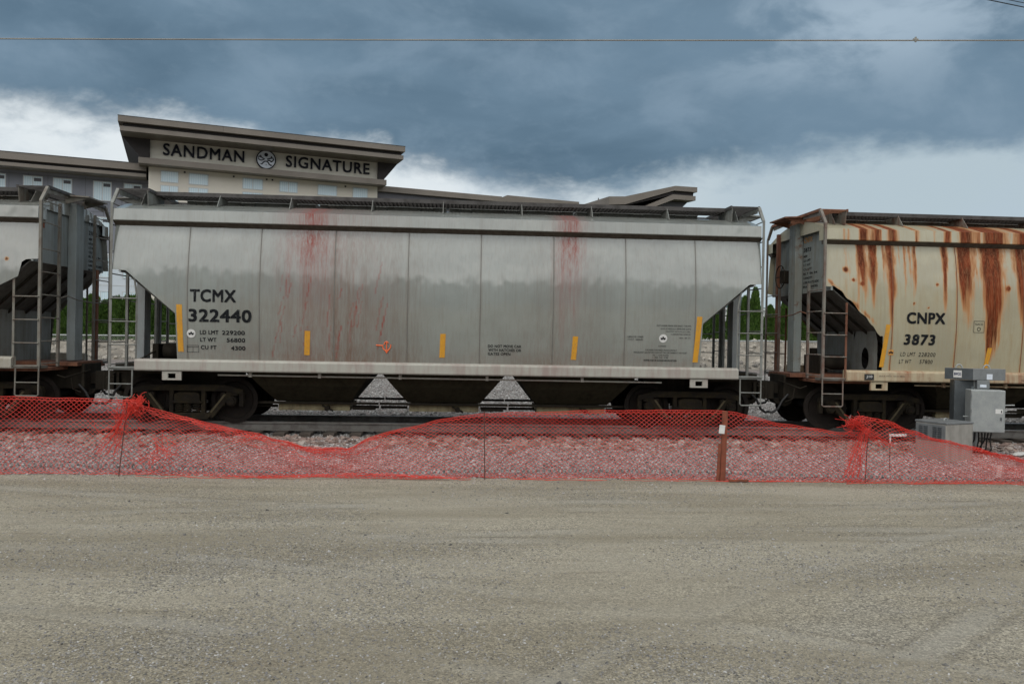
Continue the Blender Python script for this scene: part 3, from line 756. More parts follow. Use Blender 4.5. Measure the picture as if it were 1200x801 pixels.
def make_car(name_label, cx, key, cutpts, stainf, grp, B_end=-1, rustedge=False):
    """whole covered hopper, local x along the track, origin at track centre under the car"""
    car = empty('hopper_car', (cx, CY, 0), label=name_label, cat='railway car', group=grp)
    body, sill_m, end_m, trim = M[key+'_body'], M[key+'_sill'], M[key+'_end'], M[key+'_trim']
    def cut(x):
        a = abs(x)
        for (xa, za), (xb, zb) in zip(cutpts[:-1], cutpts[1:]):
            if xa <= a <= xb:
                z = za+(zb-za)*(a-xa)/max(1e-6, xb-xa)
                if rustedge and a > 5.42: z += .06*mnoise.noise(Vector((x*7, 1, 2)))+.05*mnoise.noise(Vector((x*2.5, 4, 2)))
                return z
        return cutpts[0][1] if a < cutpts[0][0] else cutpts[-1][1]
    for s in (-1, 1):
        side_panel(car, s, cut, body, stainf, fine=(s < 0))
        # eave rail with its undercut
        stained_strip('eave_rail', car, [(s*1.30,4.515),(s*1.62,4.505),(s*1.63,4.52),(s*1.615,4.74),(s*1.60,4.752),(s*1.30,4.74)], body, stainf, 4.3)
        recalc(MB().prism([(s*1.40,4.43),(s*1.49,4.425),(s*1.615,4.502),(s*1.40,4.502)], 'x', -L2+.01, L2-.01).build('eave_underside', M['eave_brown'], car))
        # side sill: rolled top, flat web, small lip
        q = s
        recalc(MB().prism([(q*1.50,1.735),(q*1.60,1.735),(q*1.655,1.72),(q*1.68,1.69),(q*1.685,1.52),(q*1.67,1.495),(q*1.50,1.49),(q*1.49,1.6)], 'x', -6.2, 6.2).build('side_sill', sill_m, car, bevel=.006))
        for sx in SEAMS:
            zz = np.linspace(cut(sx)+.01, 4.42, 14); vs = []; fs = []
            for i, z in enumerate(zz):
                for dx in (-.009, .009): vs.append((sx+dx, s*(halfw(z)+.003), z))
            for i in range(13): fs.append((2*i, 2*i+1, 2*i+3, 2*i+2))
            MB().add(vs, fs).build('weld_seam', M['seam_rust'] if rustedge else M['seam'], car)
    # roof
    prof = [(-1.61,4.745),(-1.3,4.85),(-.95,4.95),(-.5,5.03),(0,5.06),(.5,5.03),(.95,4.95),(1.3,4.85),(1.61,4.745)]
    stained_strip('roof', car, prof, body, stainf, 4.4, -L2+.05, L2-.05)
    # trough hatch with its cover, coaming and latches
    for k in range(4):
        xa, xb = -5.7+k*2.85+.04, -5.7+(k+1)*2.85-.04
        h = MB().box(xa, xb, -.30, .30, 5.04, 5.13); h.prism([(-.33,5.13),(-.25,5.175),(.25,5.175),(.33,5.13)], 'x', xa-.01, xb+.01)
        hc = h.build('hatch_cover', trim, car, bevel=.006)
        for j in range(3):
            lx = xa+.35+j*1.0
            for s in (-1, 1):
                MB().tube([(lx-.13, s*.36, 5.06), (lx-.13, s*.52, 5.09), (lx+.13, s*.52, 5.09), (lx+.13, s*.36, 5.06)], .014, 6).build('hatch_latch', trim, hc)
    # running boards: open grating
    for s in (-1, 1):
        g_ = MB()
        for yy in (.96, .80, .64, .48, .385):
            g_.box(-L2+.45, L2-.45, s*yy-.010, s*yy+.010, 5.13, 5.205 if yy != .96 else 5.212)
        x = -L2+.5
        while x < L2-.5:
            g_.box(x-.014, x+.014, s*.39 if s > 0 else s*.95, s*.95 if s > 0 else s*.39, 5.135, 5.200); x += .085
        g_.build('running_board', M['grate'], car)
        for bx in BRK:
            xl = bx
            MB().prism([(s*1.22,4.885),(s*1.20,4.905),(s*.98,5.162),(s*.40,5.162),(s*.55,5.035),(s*1.0,4.945)], 'x', xl-.006, xl+.006).build('board_bracket', trim, car)
    # end platforms on the roof (crossover boards)
    for e_ in (-1, 1):
        g_ = MB(); xa, xb = sorted((e_*(L2+.02), e_*(L2-.62)))
        for yy in np.arange(-1.32, 1.33, .11):
            g_.box(xa+.02, xb-.02, yy-.02, yy+.02, 5.17, 5.20)
        g_.box(xa, xa+.03, -1.35, 1.35, 5.15, 5.21); g_.box(xb-.03, xb, -1.35, 1.35, 5.15, 5.21)
        g_.build('crossover_board', M['grate'] if key != 'cn' else M['cn_rust'], car)
        pr = MB()
        for q_ in (-1, 1):
            for xx in (xa+.04, xb-.04):
                pr.prism([(q_*1.30,4.86),(q_*1.34,5.165),(q_*.40,5.165),(q_*.40,5.045),(q_*.95,4.955)] if abs(xx) < 6.3 else [(q_*1.30,5.06),(q_*1.34,5.165),(q_*.30,5.165),(q_*.30,5.10)], 'x', xx-.006, xx+.006)
        recalc(pr.build('crossover_bracket', trim, car))
        cp = MB().prism([(e_*(L2+.02),5.14),(e_*(L2+.42),5.12),(e_*(L2+.42),5.15),(e_*(L2+.02),5.17)], 'y', -.46, .46)
        cp.prism([(e_*(L2-.1),4.98),(e_*(L2+.40),5.115),(e_*(L2-.1),5.14)], 'y', -.40, -.392); cp.prism([(e_*(L2-.1),4.98),(e_*(L2+.40),5.115),(e_*(L2-.1),5.14)], 'y', .392, .40)
        recalc(cp.build('end_step', M['cn_rust'] if key == 'cn' else trim, car))
    # ends
    for e_ in (-1, 1):
        xe = e_*(L2-.16)
        zl = cutpts[-1][1]
        poly = [(-halfw(z), z) for z in np.linspace(4.43, zl-.05, 8)][::-1]
        poly = [(-halfw(z)+.01, z) for z in np.linspace(zl-.05, 4.43, 8)] + [(p[0]*.985, p[1]-.01) for p in prof] + [(halfw(z)-.01, z) for z in np.linspace(4.43, zl-.05, 8)]
        ew = recalc(MB().prism(poly, 'x', xe-.02, xe+.02).build('end_wall', end_m, car))
        # slope sheet from the end wall down to the outermost bay
        ys_t, ys_b = 1.55, 1.46
        SS = MB().add([(xe, -ys_t, zl+.00), (xe, ys_t, zl+.00), (e_*4.20, ys_b, 1.60), (e_*4.20, -ys_b, 1.60),
                       (xe, -ys_t, zl+.03), (xe, ys_t, zl+.03), (e_*4.17, ys_b, 1.64), (e_*4.17, -ys_b, 1.64)],
                      [(0,1,2,3),(7,6,5,4),(0,3,7,4),(1,5,6,2),(0,4,5,1),(3,2,6,7)])
        sso = recalc(SS.build('slope_sheet', weather_under, car))
        rb = MB()
        for yy in (-1.0, -.35, .35, 1.0):
            rb.add([(xe-e_*.1, yy-.02, zl-.10), (xe-e_*.1, yy+.02, zl-.10), (e_*4.5, yy+.02, 1.82), (e_*4.5, yy-.02, 1.82),
                    (xe-e_*.1, yy-.02, zl-.16), (xe-e_*.1, yy+.02, zl-.16), (e_*4.5, yy+.02, 1.76), (e_*4.5, yy-.02, 1.76)],
                   [(0,1,2,3),(7,6,5,4),(0,3,7,4),(1,5,6,2),(0,4,5,1),(3,2,6,7)])
        recalc(rb.build('slope_stiffener', M['under'], car))
        # transverse shear plate with an oval access hole
        n_ = 20; hole = [(-.95+.16*math.cos(2*math.pi*k/n_), 1.98+.24*math.sin(2*math.pi*k/n_)) for k in range(n_)]
        xp = e_*5.43
        ztop = zl-.01-(L2-.16-5.43)*((zl-1.6)/(L2-.16-4.20))
        outer = []
        for k in range(n_):
            a = 2*math.pi*k/n_; dx_, dz_ = math.cos(a), math.sin(a)
            t_ = min((.53 if dx_ > 0 else .52)/max(1e-6, abs(dx_)), ((ztop-1.98) if dz_ > 0 else .45)/max(1e-6, abs(dz_)))
            outer.append((-.95+dx_*t_, 1.98+dz_*t_))
        sp_ = MB().add([(xp, p[0], p[1]) for p in hole]+[(xp, p[0], p[1]) for p in outer], [(k, (k+1) % n_, (k+1) % n_+n_, k+n_) for k in range(n_)])
        sp_.add([(xp, -.42, 1.53), (xp, 1.47, 1.53), (xp, 1.47, ztop), (xp, -.42, ztop)], [(0,1,2,3)])
        spo = sp_.build('shear_plate', M['pocket'] if key == 'tc' else weather_plate, car)
        # end posts
        MB().box(*sorted((e_*(L2-.13), e_*(L2+.05))), -.19, .17, 1.62, 5.02 if True else 0).build('centre_post', end_m, car, bevel=.01)
        MB().box(*sorted((e_*(L2-.06), e_*(L2+.02))), .92, 1.02, 1.55, 4.93 if key == 'cn' else 3.68).build('end_post', M['cn_rust'] if key != 'tc' else trim, car)
        # ladders: corner stile, end stile, side stile
        for s in (-1, 1):
            lad = MB()
            c0 = (e_*L2, s*1.635)
            lad.box(*sorted((c0[0]-.022*e_*1, c0[0]+.03*e_)), *sorted((c0[1]-s*.0, c0[1]-s*.012)), 1.50, 4.86)
            lad.box(*sorted((c0[0]+.018*e_, c0[0]+.03*e_)), *sorted((c0[1]-s*.012, c0[1]-s*.06)), 1.50, 4.86)
            lad.prism([(c0[1], 4.86), (c0[1]-s*.05, 4.86), (s*1.31, 5.16), (s*1.37, 5.19)], 'x', *sorted((c0[0]-.03*e_, c0[0]+.03*e_)))
            recalc(lad.build('corner_stile', trim, car))
            ez0 = 1.52
            es = MB().box(*sorted((e_*(L2-.03), e_*(L2+.02))), *sorted((s*.82-.03, s*.82+.03)), ez0, 4.92 if key != 'cn' else 3.62)
            es.build('end_stile', trim, car)
            for z in (4.88, 4.45, 3.90, 3.44, 2.98, 2.52, 2.05, 1.60):
                if key == 'cn' and z > 3.7: continue
                pts = [(e_*(L2+.01), s*1.60, z), (e_*(L2+.05), s*1.5, z-.015 if z > 4 else z), (e_*(L2+.05), s*.92, z-.03 if z > 4 else z), (e_*(L2+.01), s*.82, z)]
                MB().tube(pts, .0125, 8).build('rung', trim, car, smooth=True)
            xi = e_*(L2-.50)
            zt = cut(xi)+.05
            ss_ = MB()
            if key == 'tc': ss_.tube([(xi, s*1.60, 1.5), (xi, s*1.60, 3.0), (xi+e_*.07, s*1.585, zt+.05)], .021, 4)
            else: ss_.box(xi-.022, xi+.022, *sorted((s*1.61, s*1.595)), 1.5, zt+.02 if key == 'pt' else 3.17)
            ss_.build('side_stile', trim if key != 'cn' else M['cn_rust'], car)
            for z in (1.545, 2.01, 2.475, 2.94):
                MB().tube([(xi-e_*.01, s*1.625, z), (e_*(L2+.01), s*1.65, z)], .0125, 8).build('rung', trim, car, smooth=True)
            # foot board and hanging stirrup step
            MB().box(*sorted((e_*(L2-.54), e_*(L2+.03))), *sorted((s*1.30, s*1.625)), 1.50, 1.56).build('step_plate', trim, car, bevel=.006)
            x1, x2 = e_*(L2+.01), e_*(L2-.44)
            st_ = MB().tube([(x1, s*1.62, 1.5), (x1, s*1.63, .98), (x1-e_*.03, s*1.63, .95), (x2+e_*.03, s*1.63, .95), (x2, s*1.63, .98), (x2, s*1.62, 1.5)], .016, 8)
            st_.tube([(x1, s*1.63, 1.22), (x2, s*1.63, 1.22)], .012, 8)
            st_.build('stirrup_step', trim, car, smooth=True)
        # grab rail across the end
        MB().tube([(e_*(L2+.04), -.82, 2.95), (e_*(L2+.12), -.7, 3.0), (e_*(L2+.13), -.3, 2.93), (e_*(L2+.13), .5, 2.90), (e_*(L2+.06), .95, 2.92)], .012, 8).build('grab_rail', M['cn_rust'] if key == 'cn' else trim, car, smooth=True)
        # draft sill, end deck, coupler, hose
        ds = MB().box(*sorted((e_*4.5, e_*(L2+.30))), -.33, .33, 1.02, 1.50)
        ds.box(*sorted((e_*(L2+.30), e_*(L2+.36))), -.42, .42, .98, 1.56)
        ds.build('draft_sill', M['under'], car, bevel=.01)
        dk = MB().box(*sorted((e_*5.45, e_*(L2+.30))), -.62, .62, 1.52, 1.60); dk.box(*sorted((e_*5.45, e_*(L2-.02))), -1.50, 1.50, 1.44, 1.50)
        dk.build('end_deck', M['cn_rust'] if key != 'tc' else M['under'], car)
        cpl = MB().box(*sorted((e_*(L2+.3), e_*(L2+.52))), -.10, .10, 1.12, 1.36)
        cpl.prism([(e_*(L2+.50), -.20), (e_*(L2+.72), -.24), (e_*(L2+.74), -.10), (e_*(L2+.60), -.02), (e_*(L2+.60), .10), (e_*(L2+.70), .20), (e_*(L2+.62), .24), (e_*(L2+.50), .14)], 'z', 1.00, 1.40)
        cpl.tube([(e_*(L2+.12), -1.1, 1.35), (e_*(L2+.28), -1.12, 1.30), (e_*(L2+.40), -.2, 1.42)], .014, 6)
        recalc(cpl.build('coupler', M['under'], car, bevel=.012))
        MB().tube([(e_*(L2+.25), -.42, 1.12), (e_*(L2+.38), -.42, .98), (e_*(L2+.48), -.41, .78), (e_*(L2+.60), -.38, .70), (e_*(L2+.68), -.36, .72)], .028, 10).build('air_hose', M['hose'], car, smooth=True)
        MB().tube([(e_*(L2+.22), .42, 1.14), (e_*(L2+.34), .43, .99), (e_*(L2+.46), .42, .86), (e_*(L2+.60), .40, .84)], .026, 10).build('air_hose', M['hose'], car, smooth=True)
        yk = MB().prism([(e_*(L2+.05), 1.02), (e_*(L2+.50), 1.00), (e_*(L2+.44), .90), (e_*(L2+.20), .82), (e_*(L2+.05), .90)], 'y', -.16, .16)
        yk.tube([(e_*(L2+.30), -.9, 1.32), (e_*(L2+.34), -.88, 1.05), (e_*(L2+.50), -.86, .98)], .013, 6)
        recalc(yk.build('draft_yoke', M['under'], car, bevel=.01))
        # little things hung under the sill
        for s in (-1, 1):
            for jx, w in ((e_*5.47 if e_ < 0 else 5.36, .19),):
                j = MB(); y0_, y1_ = sorted((s*1.60, s*1.655))
                j.box(jx-w, jx+w, y0_, y1_, 1.445, 1.488); j.box(jx-w, jx+w, y0_, y1_, 1.31, 1.345)
                j.box(jx-w, jx-.075, y0_, y1_, 1.3451, 1.4449); j.box(jx+.075, jx+w, y0_, y1_, 1.3451, 1.4449)
                j.build('jacking_pad', sill_m, car, bevel=.004)
        make_truck(car, e_*5.35)
    # bays
    for bx in (-2.8, 0, 2.8):
        tb = [(bx-1.38,-1.48,1.62),(bx+1.38,-1.48,1.62),(bx+1.38,1.48,1.62),(bx-1.38,1.48,1.62)]
        mb_ = [(bx-1.06,-1.13,1.20),(bx+1.06,-1.13,1.20),(bx+1.06,1.13,1.20),(bx-1.06,1.13,1.20)]
        bb = [(bx-.79,-.66,.84),(bx+.79,-.66,.84),(bx+.79,.66,.84),(bx-.79,.66,.84)]
        hb = recalc(MB().add(tb+mb_+bb, [(0,1,5,4),(1,2,6,5),(2,3,7,6),(3,0,4,7),(4,5,9,8),(5,6,10,9),(6,7,11,10),(7,4,8,11),(8,9,10,11),(0,3,2,1)]).build('hopper_bay', M['pocket'], car))
        gt = MB().box(bx-.76, bx+.76, -.60, .60, .64, .775); gt.box(bx-.80, bx+.80, -.66, -.60, .775, .80)
        gt.build('outlet_gate', M['gate'], hb)
        rl = MB().box(bx-1.42+.03, bx+1.42-.03, -.73, -.67, .785, .835); rl.box(bx-1.39, bx+1.39, .67, .73, .785, .835)
        rl.box(bx+.82, bx+1.30, -.60, -.35, .66, .74); rl.cyl((bx+.80, -.5, .72), (bx+1.38, -.5, .72), .03, 10); rl.cyl((bx-1.38, -.5, .72), (bx-.80, -.5, .72), .03, 10)
        rl.cyl((bx+.30, -.66, .70), (bx+.30, -.82, .70), .055, 12); rl.cyl((bx+.18, -.70, .76), (bx+.42, -.70, .64), .02, 8)
        rl.build('gate_rack', M['under'], hb)
    MB().cyl((-4.6, -1.50, 1.42), (4.6, -1.50, 1.40), .017, 8).build('brake_pipe', sill_m, car, smooth=True)
    fit = MB()
    for fx in (-3.95, -2.55, -.9, .9, 2.9): fit.box(fx-.03, fx+.03, -1.53, -1.47, 1.385, 1.48)
    fit.build('pipe_clamp', sill_m, car)
    # brake gear standing on one end deck
    bx = B_end
    MB().cyl((bx*6.1, -.25, 1.86), (bx*5.62, -.25, 1.86), .17, 20).build('brake_cylinder', M['under'], car, smooth=True)
    v_ = MB().box(*sorted((bx*6.28, bx*6.15)), -.5, .3, 1.60, 2.02); v_.cyl((bx*6.0, .42, 1.60), (bx*6.0, .42, 2.18), .09, 14); v_.box(*sorted((bx*5.75, bx*5.6)), .5, .8, 1.6, 1.98)
    v_.tube([(bx*6.2, -.4, 1.9), (bx*6.3, -.8, 1.75), (bx*6.3, -1.2, 1.7)], .018, 6)
    v_.build('brake_valve', M['under'], car, bevel=.01)
    wheelm = MB(); wheelm.tube([(bx*(L2+.14), .45+.27*math.cos(a), 3.85+.27*math.sin(a)) for a in np.linspace(0, 2*math.pi, 24, endpoint=False)], .014, 6, close=True)
    for a in (0, 2.09, 4.19): wheelm.tube([(bx*(L2+.14), .45, 3.85), (bx*(L2+.14), .45+.27*math.cos(a), 3.85+.27*math.sin(a))], .01, 6)
    wheelm.box(*sorted((bx*(L2-.1), bx*(L2+.12))), .37, .53, 3.7, 4.0)
    wheelm.build('brake_wheel', M['under'], car)
    return car
weather_under = weathered('slope_sheet_grime', (.10,.10,.09), (.055,.05,.042), .75, scale=2, amount=.8)
weather_plate = weathered('shear_plate_paint', (.20,.21,.195), (.13,.115,.09), .7, scale=2, amount=.8)
BRK = [-6.29, -4.757, -3.28, -1.58, -.083, 1.6, 3.113, 4.779, 6.29]

GRP = None
tc_cut = [(0,1.60),(5.40,1.60),(5.43,2.66),(6.40,3.49),(6.43,3.505),(L2,3.52)]
pt_cut = [(0,1.60),(5.40,1.60),(5.43,2.55),(5.95,3.16),(6.29,3.34),(6.34,3.62),(6.42,3.68),(L2,3.70)]
cn_cut = [(0,1.60),(5.36,1.60),(5.38,2.46),(5.45,2.50),(6.32,3.42),(6.40,3.47),(L2,3.48)]
TX, PX_, CX_ = -.285, -15.065, 14.465
tcmx = make_car('clean grey covered hopper lettered TCMX 322440, the middle car of the train', TX, 'tc', tc_cut, stain_tc, 'covered hopper cars coupled in the train')
ptex = make_car('pale grey covered hopper at the left edge, coupled behind the TCMX car, end lettered PTEX', PX_, 'pt', pt_cut, stain_pt, 'covered hopper cars coupled in the train')
cnpx = make_car('rust-streaked cream covered hopper lettered CNPX 3873 at the right edge', CX_, 'cn', cn_cut, stain_cn, 'covered hopper cars coupled in the train', rustedge=True)

# ---- lettering. smap: local (x,z) on the near side of a car
def smap(off=.007):
    return lambda u, v, k=0.: (u, -(halfw(v)+off+k), v)
# picture coordinates of the markings were measured once and turned into metres along the side
def m_x(px, cx, Yd=16.80): # horizontal measure on the side plane
    d = fwd + rt*((px-600)/950.); return d.x/d.y*Yd - cx
def m_z(px, py, Yd=16.80):
    d = fwd + rt*((px-600)/950.) + up*((400.5-py)/950.); return EYE + d.z/d.y*Yd
def mbox(x0, y0, x1, y1, cx, Yd=16.80):
    xm, ym = (x0+x1)/2, (y0+y1)/2
    return (m_x(x0, cx, Yd), m_x(x1, cx, Yd), m_z(xm, y1, Yd), m_z(xm, y0, Yd))
def letter(car, cx, s, x0, y0, x1, y1, mat='black', bold=.02, shear=0., name='lettering'):
    return text_on(smap(), s, mbox(x0, y0, x1, y1, cx), M[mat], car, name, bold, shear, 1.15 if shear else 1.06)
for s_, b4, bo in (('TCMX',(222,339,276,354),.026),('322440',(220.5,362.3,294.5,377.5),.028),('LD LMT',(233.7,386.8,255.6,391.6),.022),('229200',(259.7,387.3,286.4,392.3),.022),
              ('LT WT',(234,395.5,253,400.2),.022),('56800',(265,396,286.8,401),.022),('CU FT',(234.5,404.5,253,409.2),.022),('4300',(270,405.4,287,410.4),.022),
              ('DO NOT MOVE CAR',(572,404,611,407.2),.018),('WITH HATCHES OR',(572.5,408.6,611,411.8),.018),('GATES OPEN',(572,413,598.5,416.2),.018),
              ('LUBRICATED CARRIER',(735,393.4,754,395.4),.0),('CTR PLT   GREASED',(735.5,396.7,753.5,398.6),.0),
              ('DOT UNDER FRAME SIDE SHEET TYPE PMS',(769.5,380.8,809.5,382.6),.0),('GTX SCHEDULE APPROVE GATE',(774,384.4,809.5,386.2),.0),('EQUIPPED WITH PLUG A BRK',(780,387.8,809,389.5),.0),
              ('COMPOSITION SHOE H4',(786,390.9,809,392.5),.0),('REV  09  01',(796.5,395.2,809,396.8),.0),('LESSEE',(772,404.6,781,406.1),.0),
              ('FOR INSPECTION MARKS PLEASE CONTACT',(757,409.2,794,411),.0),('FOR DELIVERY AND RETURN CONTACT THE CAR OWNER AT ANY POINT',(743.5,412.2,806,414.0),.0),
              ('TEL  1  CAR PHONE',(765.5,415.4,784.5,417),.0),('1  800  555  0180',(766,418.0,784,419.6),.0),('HOPPER MUST BE CLEANED BEFORE RETURN',(755.5,421.2,794,423.2),.01)):
    letter(tcmx, TX, s_, *b4, bold=bo)
def decal(car, cx, px, py, rpx, ring='white', square=False, mark='black'):
    x, z = m_x(px, cx), m_z(px, py); r_ = rpx/56.5
    n_ = 4 if square else 20; a0 = math.pi/4 if square else 0
    ps = [(x+r_*math.cos(a0+2*math.pi*k/n_), z+r_*math.sin(a0+2*math.pi*k/n_)) for k in range(n_)]
    d = MB().add([(p[0], -(halfw(p[1])+.008), p[1]) for p in ps], [tuple(range(n_))]).build('inspection_decal', M[ring], car)
    y = -(halfw(z)+.011); q = MB()
    for k in range(3): # three dark lobes and a bar
        a = math.pi/2+k*2.094; q.add([(x+r_*.36*math.cos(a)+r_*.2*math.cos(b), y, z+r_*.30*math.sin(a)+r_*.2*math.sin(b)) for b in np.linspace(0, 6.28, 8, endpoint=False)], [tuple(range(8))])
    q.add([(x-r_*.62, y-.001, z-.12*r_), (x+r_*.62, y-.001, z-.12*r_), (x+r_*.62, y-.001, z+.14*r_), (x-r_*.62, y-.001, z+.14*r_)], [(0,1,2,3)])
    q.build('decal_mark', M[mark], d)
decal(tcmx, TX, 223.5, 390.5, 4.9); decal(tcmx, TX, 777.2, 396.4, 5.0)
def outline_box(car, cx, x0, y0, x1, y1, mat='black', t=.010, div=False, fill=None):
    u0_, u1_, v0_, v1_ = mbox(x0, y0, x1, y1, cx); q = MB()
    def strip(a, b, c, d): q.add([(a, -(halfw(c)+.009), c), (b, -(halfw(c)+.009), c), (b, -(halfw(d)+.009), d), (a, -(halfw(d)+.009), d)], [(0,1,2,3)])
    strip(u0_, u1_, v0_, v0_+t); strip(u0_, u1_, v1_-t, v1_); strip(u0_, u0_+t, v0_+t, v1_-t); strip(u1_-t, u1_, v0_+t, v1_-t)
    if div: strip(u0_+t, u1_-t, v0_+(v1_-v0_)*.72, v0_+(v1_-v0_)*.72+t); strip((u0_+u1_)/2, (u0_+u1_)/2+t*.7, v0_+t, v0_+(v1_-v0_)*.72)
    q.build('stencil_box', M[mat], car)
    if fill: MB().add([(u0_, -(halfw(v0_)+.005), v0_), (u1_, -(halfw(v0_)+.005), v0_), (u1_, -(halfw(v1_)+.005), v1_), (u0_, -(halfw(v1_)+.005), v1_)], [(0,1,2,3)]).build('stencil_field', M[fill], car)
outline_box(tcmx, TX, 218.3, 404.3, 232.2, 412.6, div=True, t=.007)
def reflector(car, cx, xa, ya, xb, yb, w=6.3):
    """strip from top (xa,ya) to bottom (xb,yb), centre line"""
    X0, Z0 = m_x(xa, cx), m_z(xa, ya); X1, Z1 = m_x(xb, cx), m_z(xb, yb); h_ = w/56.5/2
    n_ = 8; vs = []; fs = []
    for i in range(n_+1):
        t = i/n_; x = X0+(X1-X0)*t; z = Z0+(Z1-Z0)*t; y = -(halfw(z)+.006)
        vs += [(x-h_, y, z), (x+h_, y, z)]
    for i in range(n_): fs.append((2*i, 2*i+1, 2*i+3, 2*i+2))
    MB().add(vs, fs).build('reflector_strip', M['yellow'], car)
for a in ((209.4,356.5,211,412),(360,387.5,359.2,416),(519,391,518.2,419),(674.5,394,672.8,421.5),(819.3,371,816,424.5)): reflector(tcmx, TX, *a)
for a in ((1040.4,380,1035.2,430),(1161,407.5,1157.5,431)): reflector(cnpx, CX_, *a, w=5.6)
for s_, b4, bo, sh in (('CNPX',(1061.5,366,1106.8,379.6),.032,0),('3873',(1059.3,391.6,1096.2,404.3),.034,.10),('LD LMT',(1056.6,412.6,1074.3,417.3),.0,.12),('228200',(1077.8,413,1097.7,417.8),.0,.12),
                   ('LT WT',(1055.6,421.2,1070,425.8),.0,.12),('57800',(1079.7,421.5,1095,426.1),.0,.12)):
    letter(cnpx, CX_, s_, *b4, bold=bo, shear=sh)
outline_box(cnpx, CX_, 1140.2, 376, 1152.7, 389.7, t=.008, fill='cn_sill' if False else None)
letter(cnpx, CX_, 'NACD', 1142.2, 378.6, 1151, 381.0, bold=.0)
letter(cnpx, CX_, 'O', 1144.3, 383.2, 1148.6, 387.8, bold=.0)
decal(cnpx, CX_, 1045.2, 412.8, 4.6, 'orange_dec', True)
# orange sprayed mark on the middle car: a cup with a stem and a bar to its left
def spray(pts, w=.016):
    P_ = []
    for a, b in pts:
        x, z = m_x(a, TX), m_z(a, b); P_.append((x, -(halfw(z)+.006), z))
    return P_, w
q = MB()
for pts in ([(448.3,404),(448.8,408),(450.5,410),(453,410.8),(456,409.3),(457.6,406.5),(457.8,403.5)], [(453,400.5),(452.8,405),(453,410),(453,413.5)], [(440.5,404.3),(445,404.6),(449,404.8)], [(450,403.5),(451,400.8),(453,400),(455,401.8)], [(450.8,409.8),(453,413.6),(455.2,410)]):
    P_, w = spray(pts); q.tube(P_, .012, 6)
q.build('sprayed_mark', M['orange_paint'], tcmx)
# lettering on the end walls
def emap(e_, off=.024):
    xe = e_*(L2-.16)+e_*off
    return lambda u, v, k=0.: (xe+e_*k, u, v)
def end_lettering(car, e_, lines, mark, num, y0, y1, ztop, markmat='black'):
    # for the left-hand end of a car the text runs from far side (high y) to near side (low y)
    f = emap(e_)
    def put(s_, ya, yb, z0, z1, mat='black', bold=.03):
        text_on(f, s_, (ya, yb, z0, z1), M[mat], car, 'lettering', bold)
    A, B = (y0, y1)
    put(mark, A, A+(B-A)*.56, ztop-.12, ztop, markmat, .01); put(num, A, A+(B-A)*(.48 if len(num) < 5 else .62), ztop-.33, ztop-.235, 'black', .02)
    z = ztop-.40
    for s_, fr in lines:
        put(s_, A, A+(B-A)*fr, z-.05, z, bold=.012); z -= .10
LNS = [('NEW', .24), ('LD LMT', .45), ('LT WT', .45), ('CU FT', .55), ('BLT 06 94', .9), ('CAPACITY', .6), ('LUBE PLATE SIDE', 1.0), ('BRAKE SHOES', .95)]
end_lettering(cnpx, -1, LNS, 'CNPX', '3873', -.22, -1.02, 4.70, 'orange_dec')
end_lettering(ptex, 1, LNS, 'PTEX', '21860', .82, 1.50, 4.80)
pl = MB().box(L2-.139, L2-.136, -1.35, -1.17, 4.36, 4.47).build('red_stencil', M['stake'], ptex)
# plates on the rusty car's sill
MB().box(m_x(1012, CX_), m_x(1023, CX_), -1.695, -1.687, 1.53, 1.66).build('sill_plate', M['hose'], cnpx)
text_on(lambda u, v, k=0.: (u, -1.698-k, v), 'J10', (m_x(1014, CX_), m_x(1021, CX_), 1.565, 1.63), M['white'], cnpx, 'lettering', .02)
text_on(lambda u, v, k=0.: (u, -1.689-k, v), 'JACK PAD  SIDE BRG', (m_x(1029, CX_), m_x(1059, CX_), 1.60, 1.63), M['black'], cnpx, 'lettering', .0)

# ================================================================== red safety netting
def lerp_pts(pts, x):
    if x <= pts[0][0]: return pts[0][1]
    for (a, b), (c, d) in zip(pts[:-1], pts[1:]):
        if a <= x <= c:
            t = (x-a)/(c-a); t = t*t*(3-2*t)*.5+t*.5; return b+(d-b)*t
    return pts[-1][1]
TOP_A = [(-16,1.17),(-12,1.15),(-9,1.19),(-7.0,1.20),(-5.15,1.17),(-5.0,1.16)]
TOP_B = [(-5.25,1.16),(-4.9,1.06),(-4.3,.92),(-3.9,.82),(-3.15,.66),(-2.85,.58),(-2.25,.46),(-1.75,.45),(-1.4,.64),(-.8,.80),(-.2,.96),(.1,1.01),(.45,1.045),(1.5,1.08),(2.97,1.12),(4.28,1.13),(4.6,1.11),(5.39,.95),(5.9,.86),(6.5,.82),(6.85,.80)]
TOP_C = [(6.38,.93),(6.66,1.10),(6.9,1.05),(7.13,1.01),(7.5,.87),(8.02,.74),(8.6,.60),(9.1,.49),(9.52,.40),(10.5,.36),(12,.5),(15,.8)]
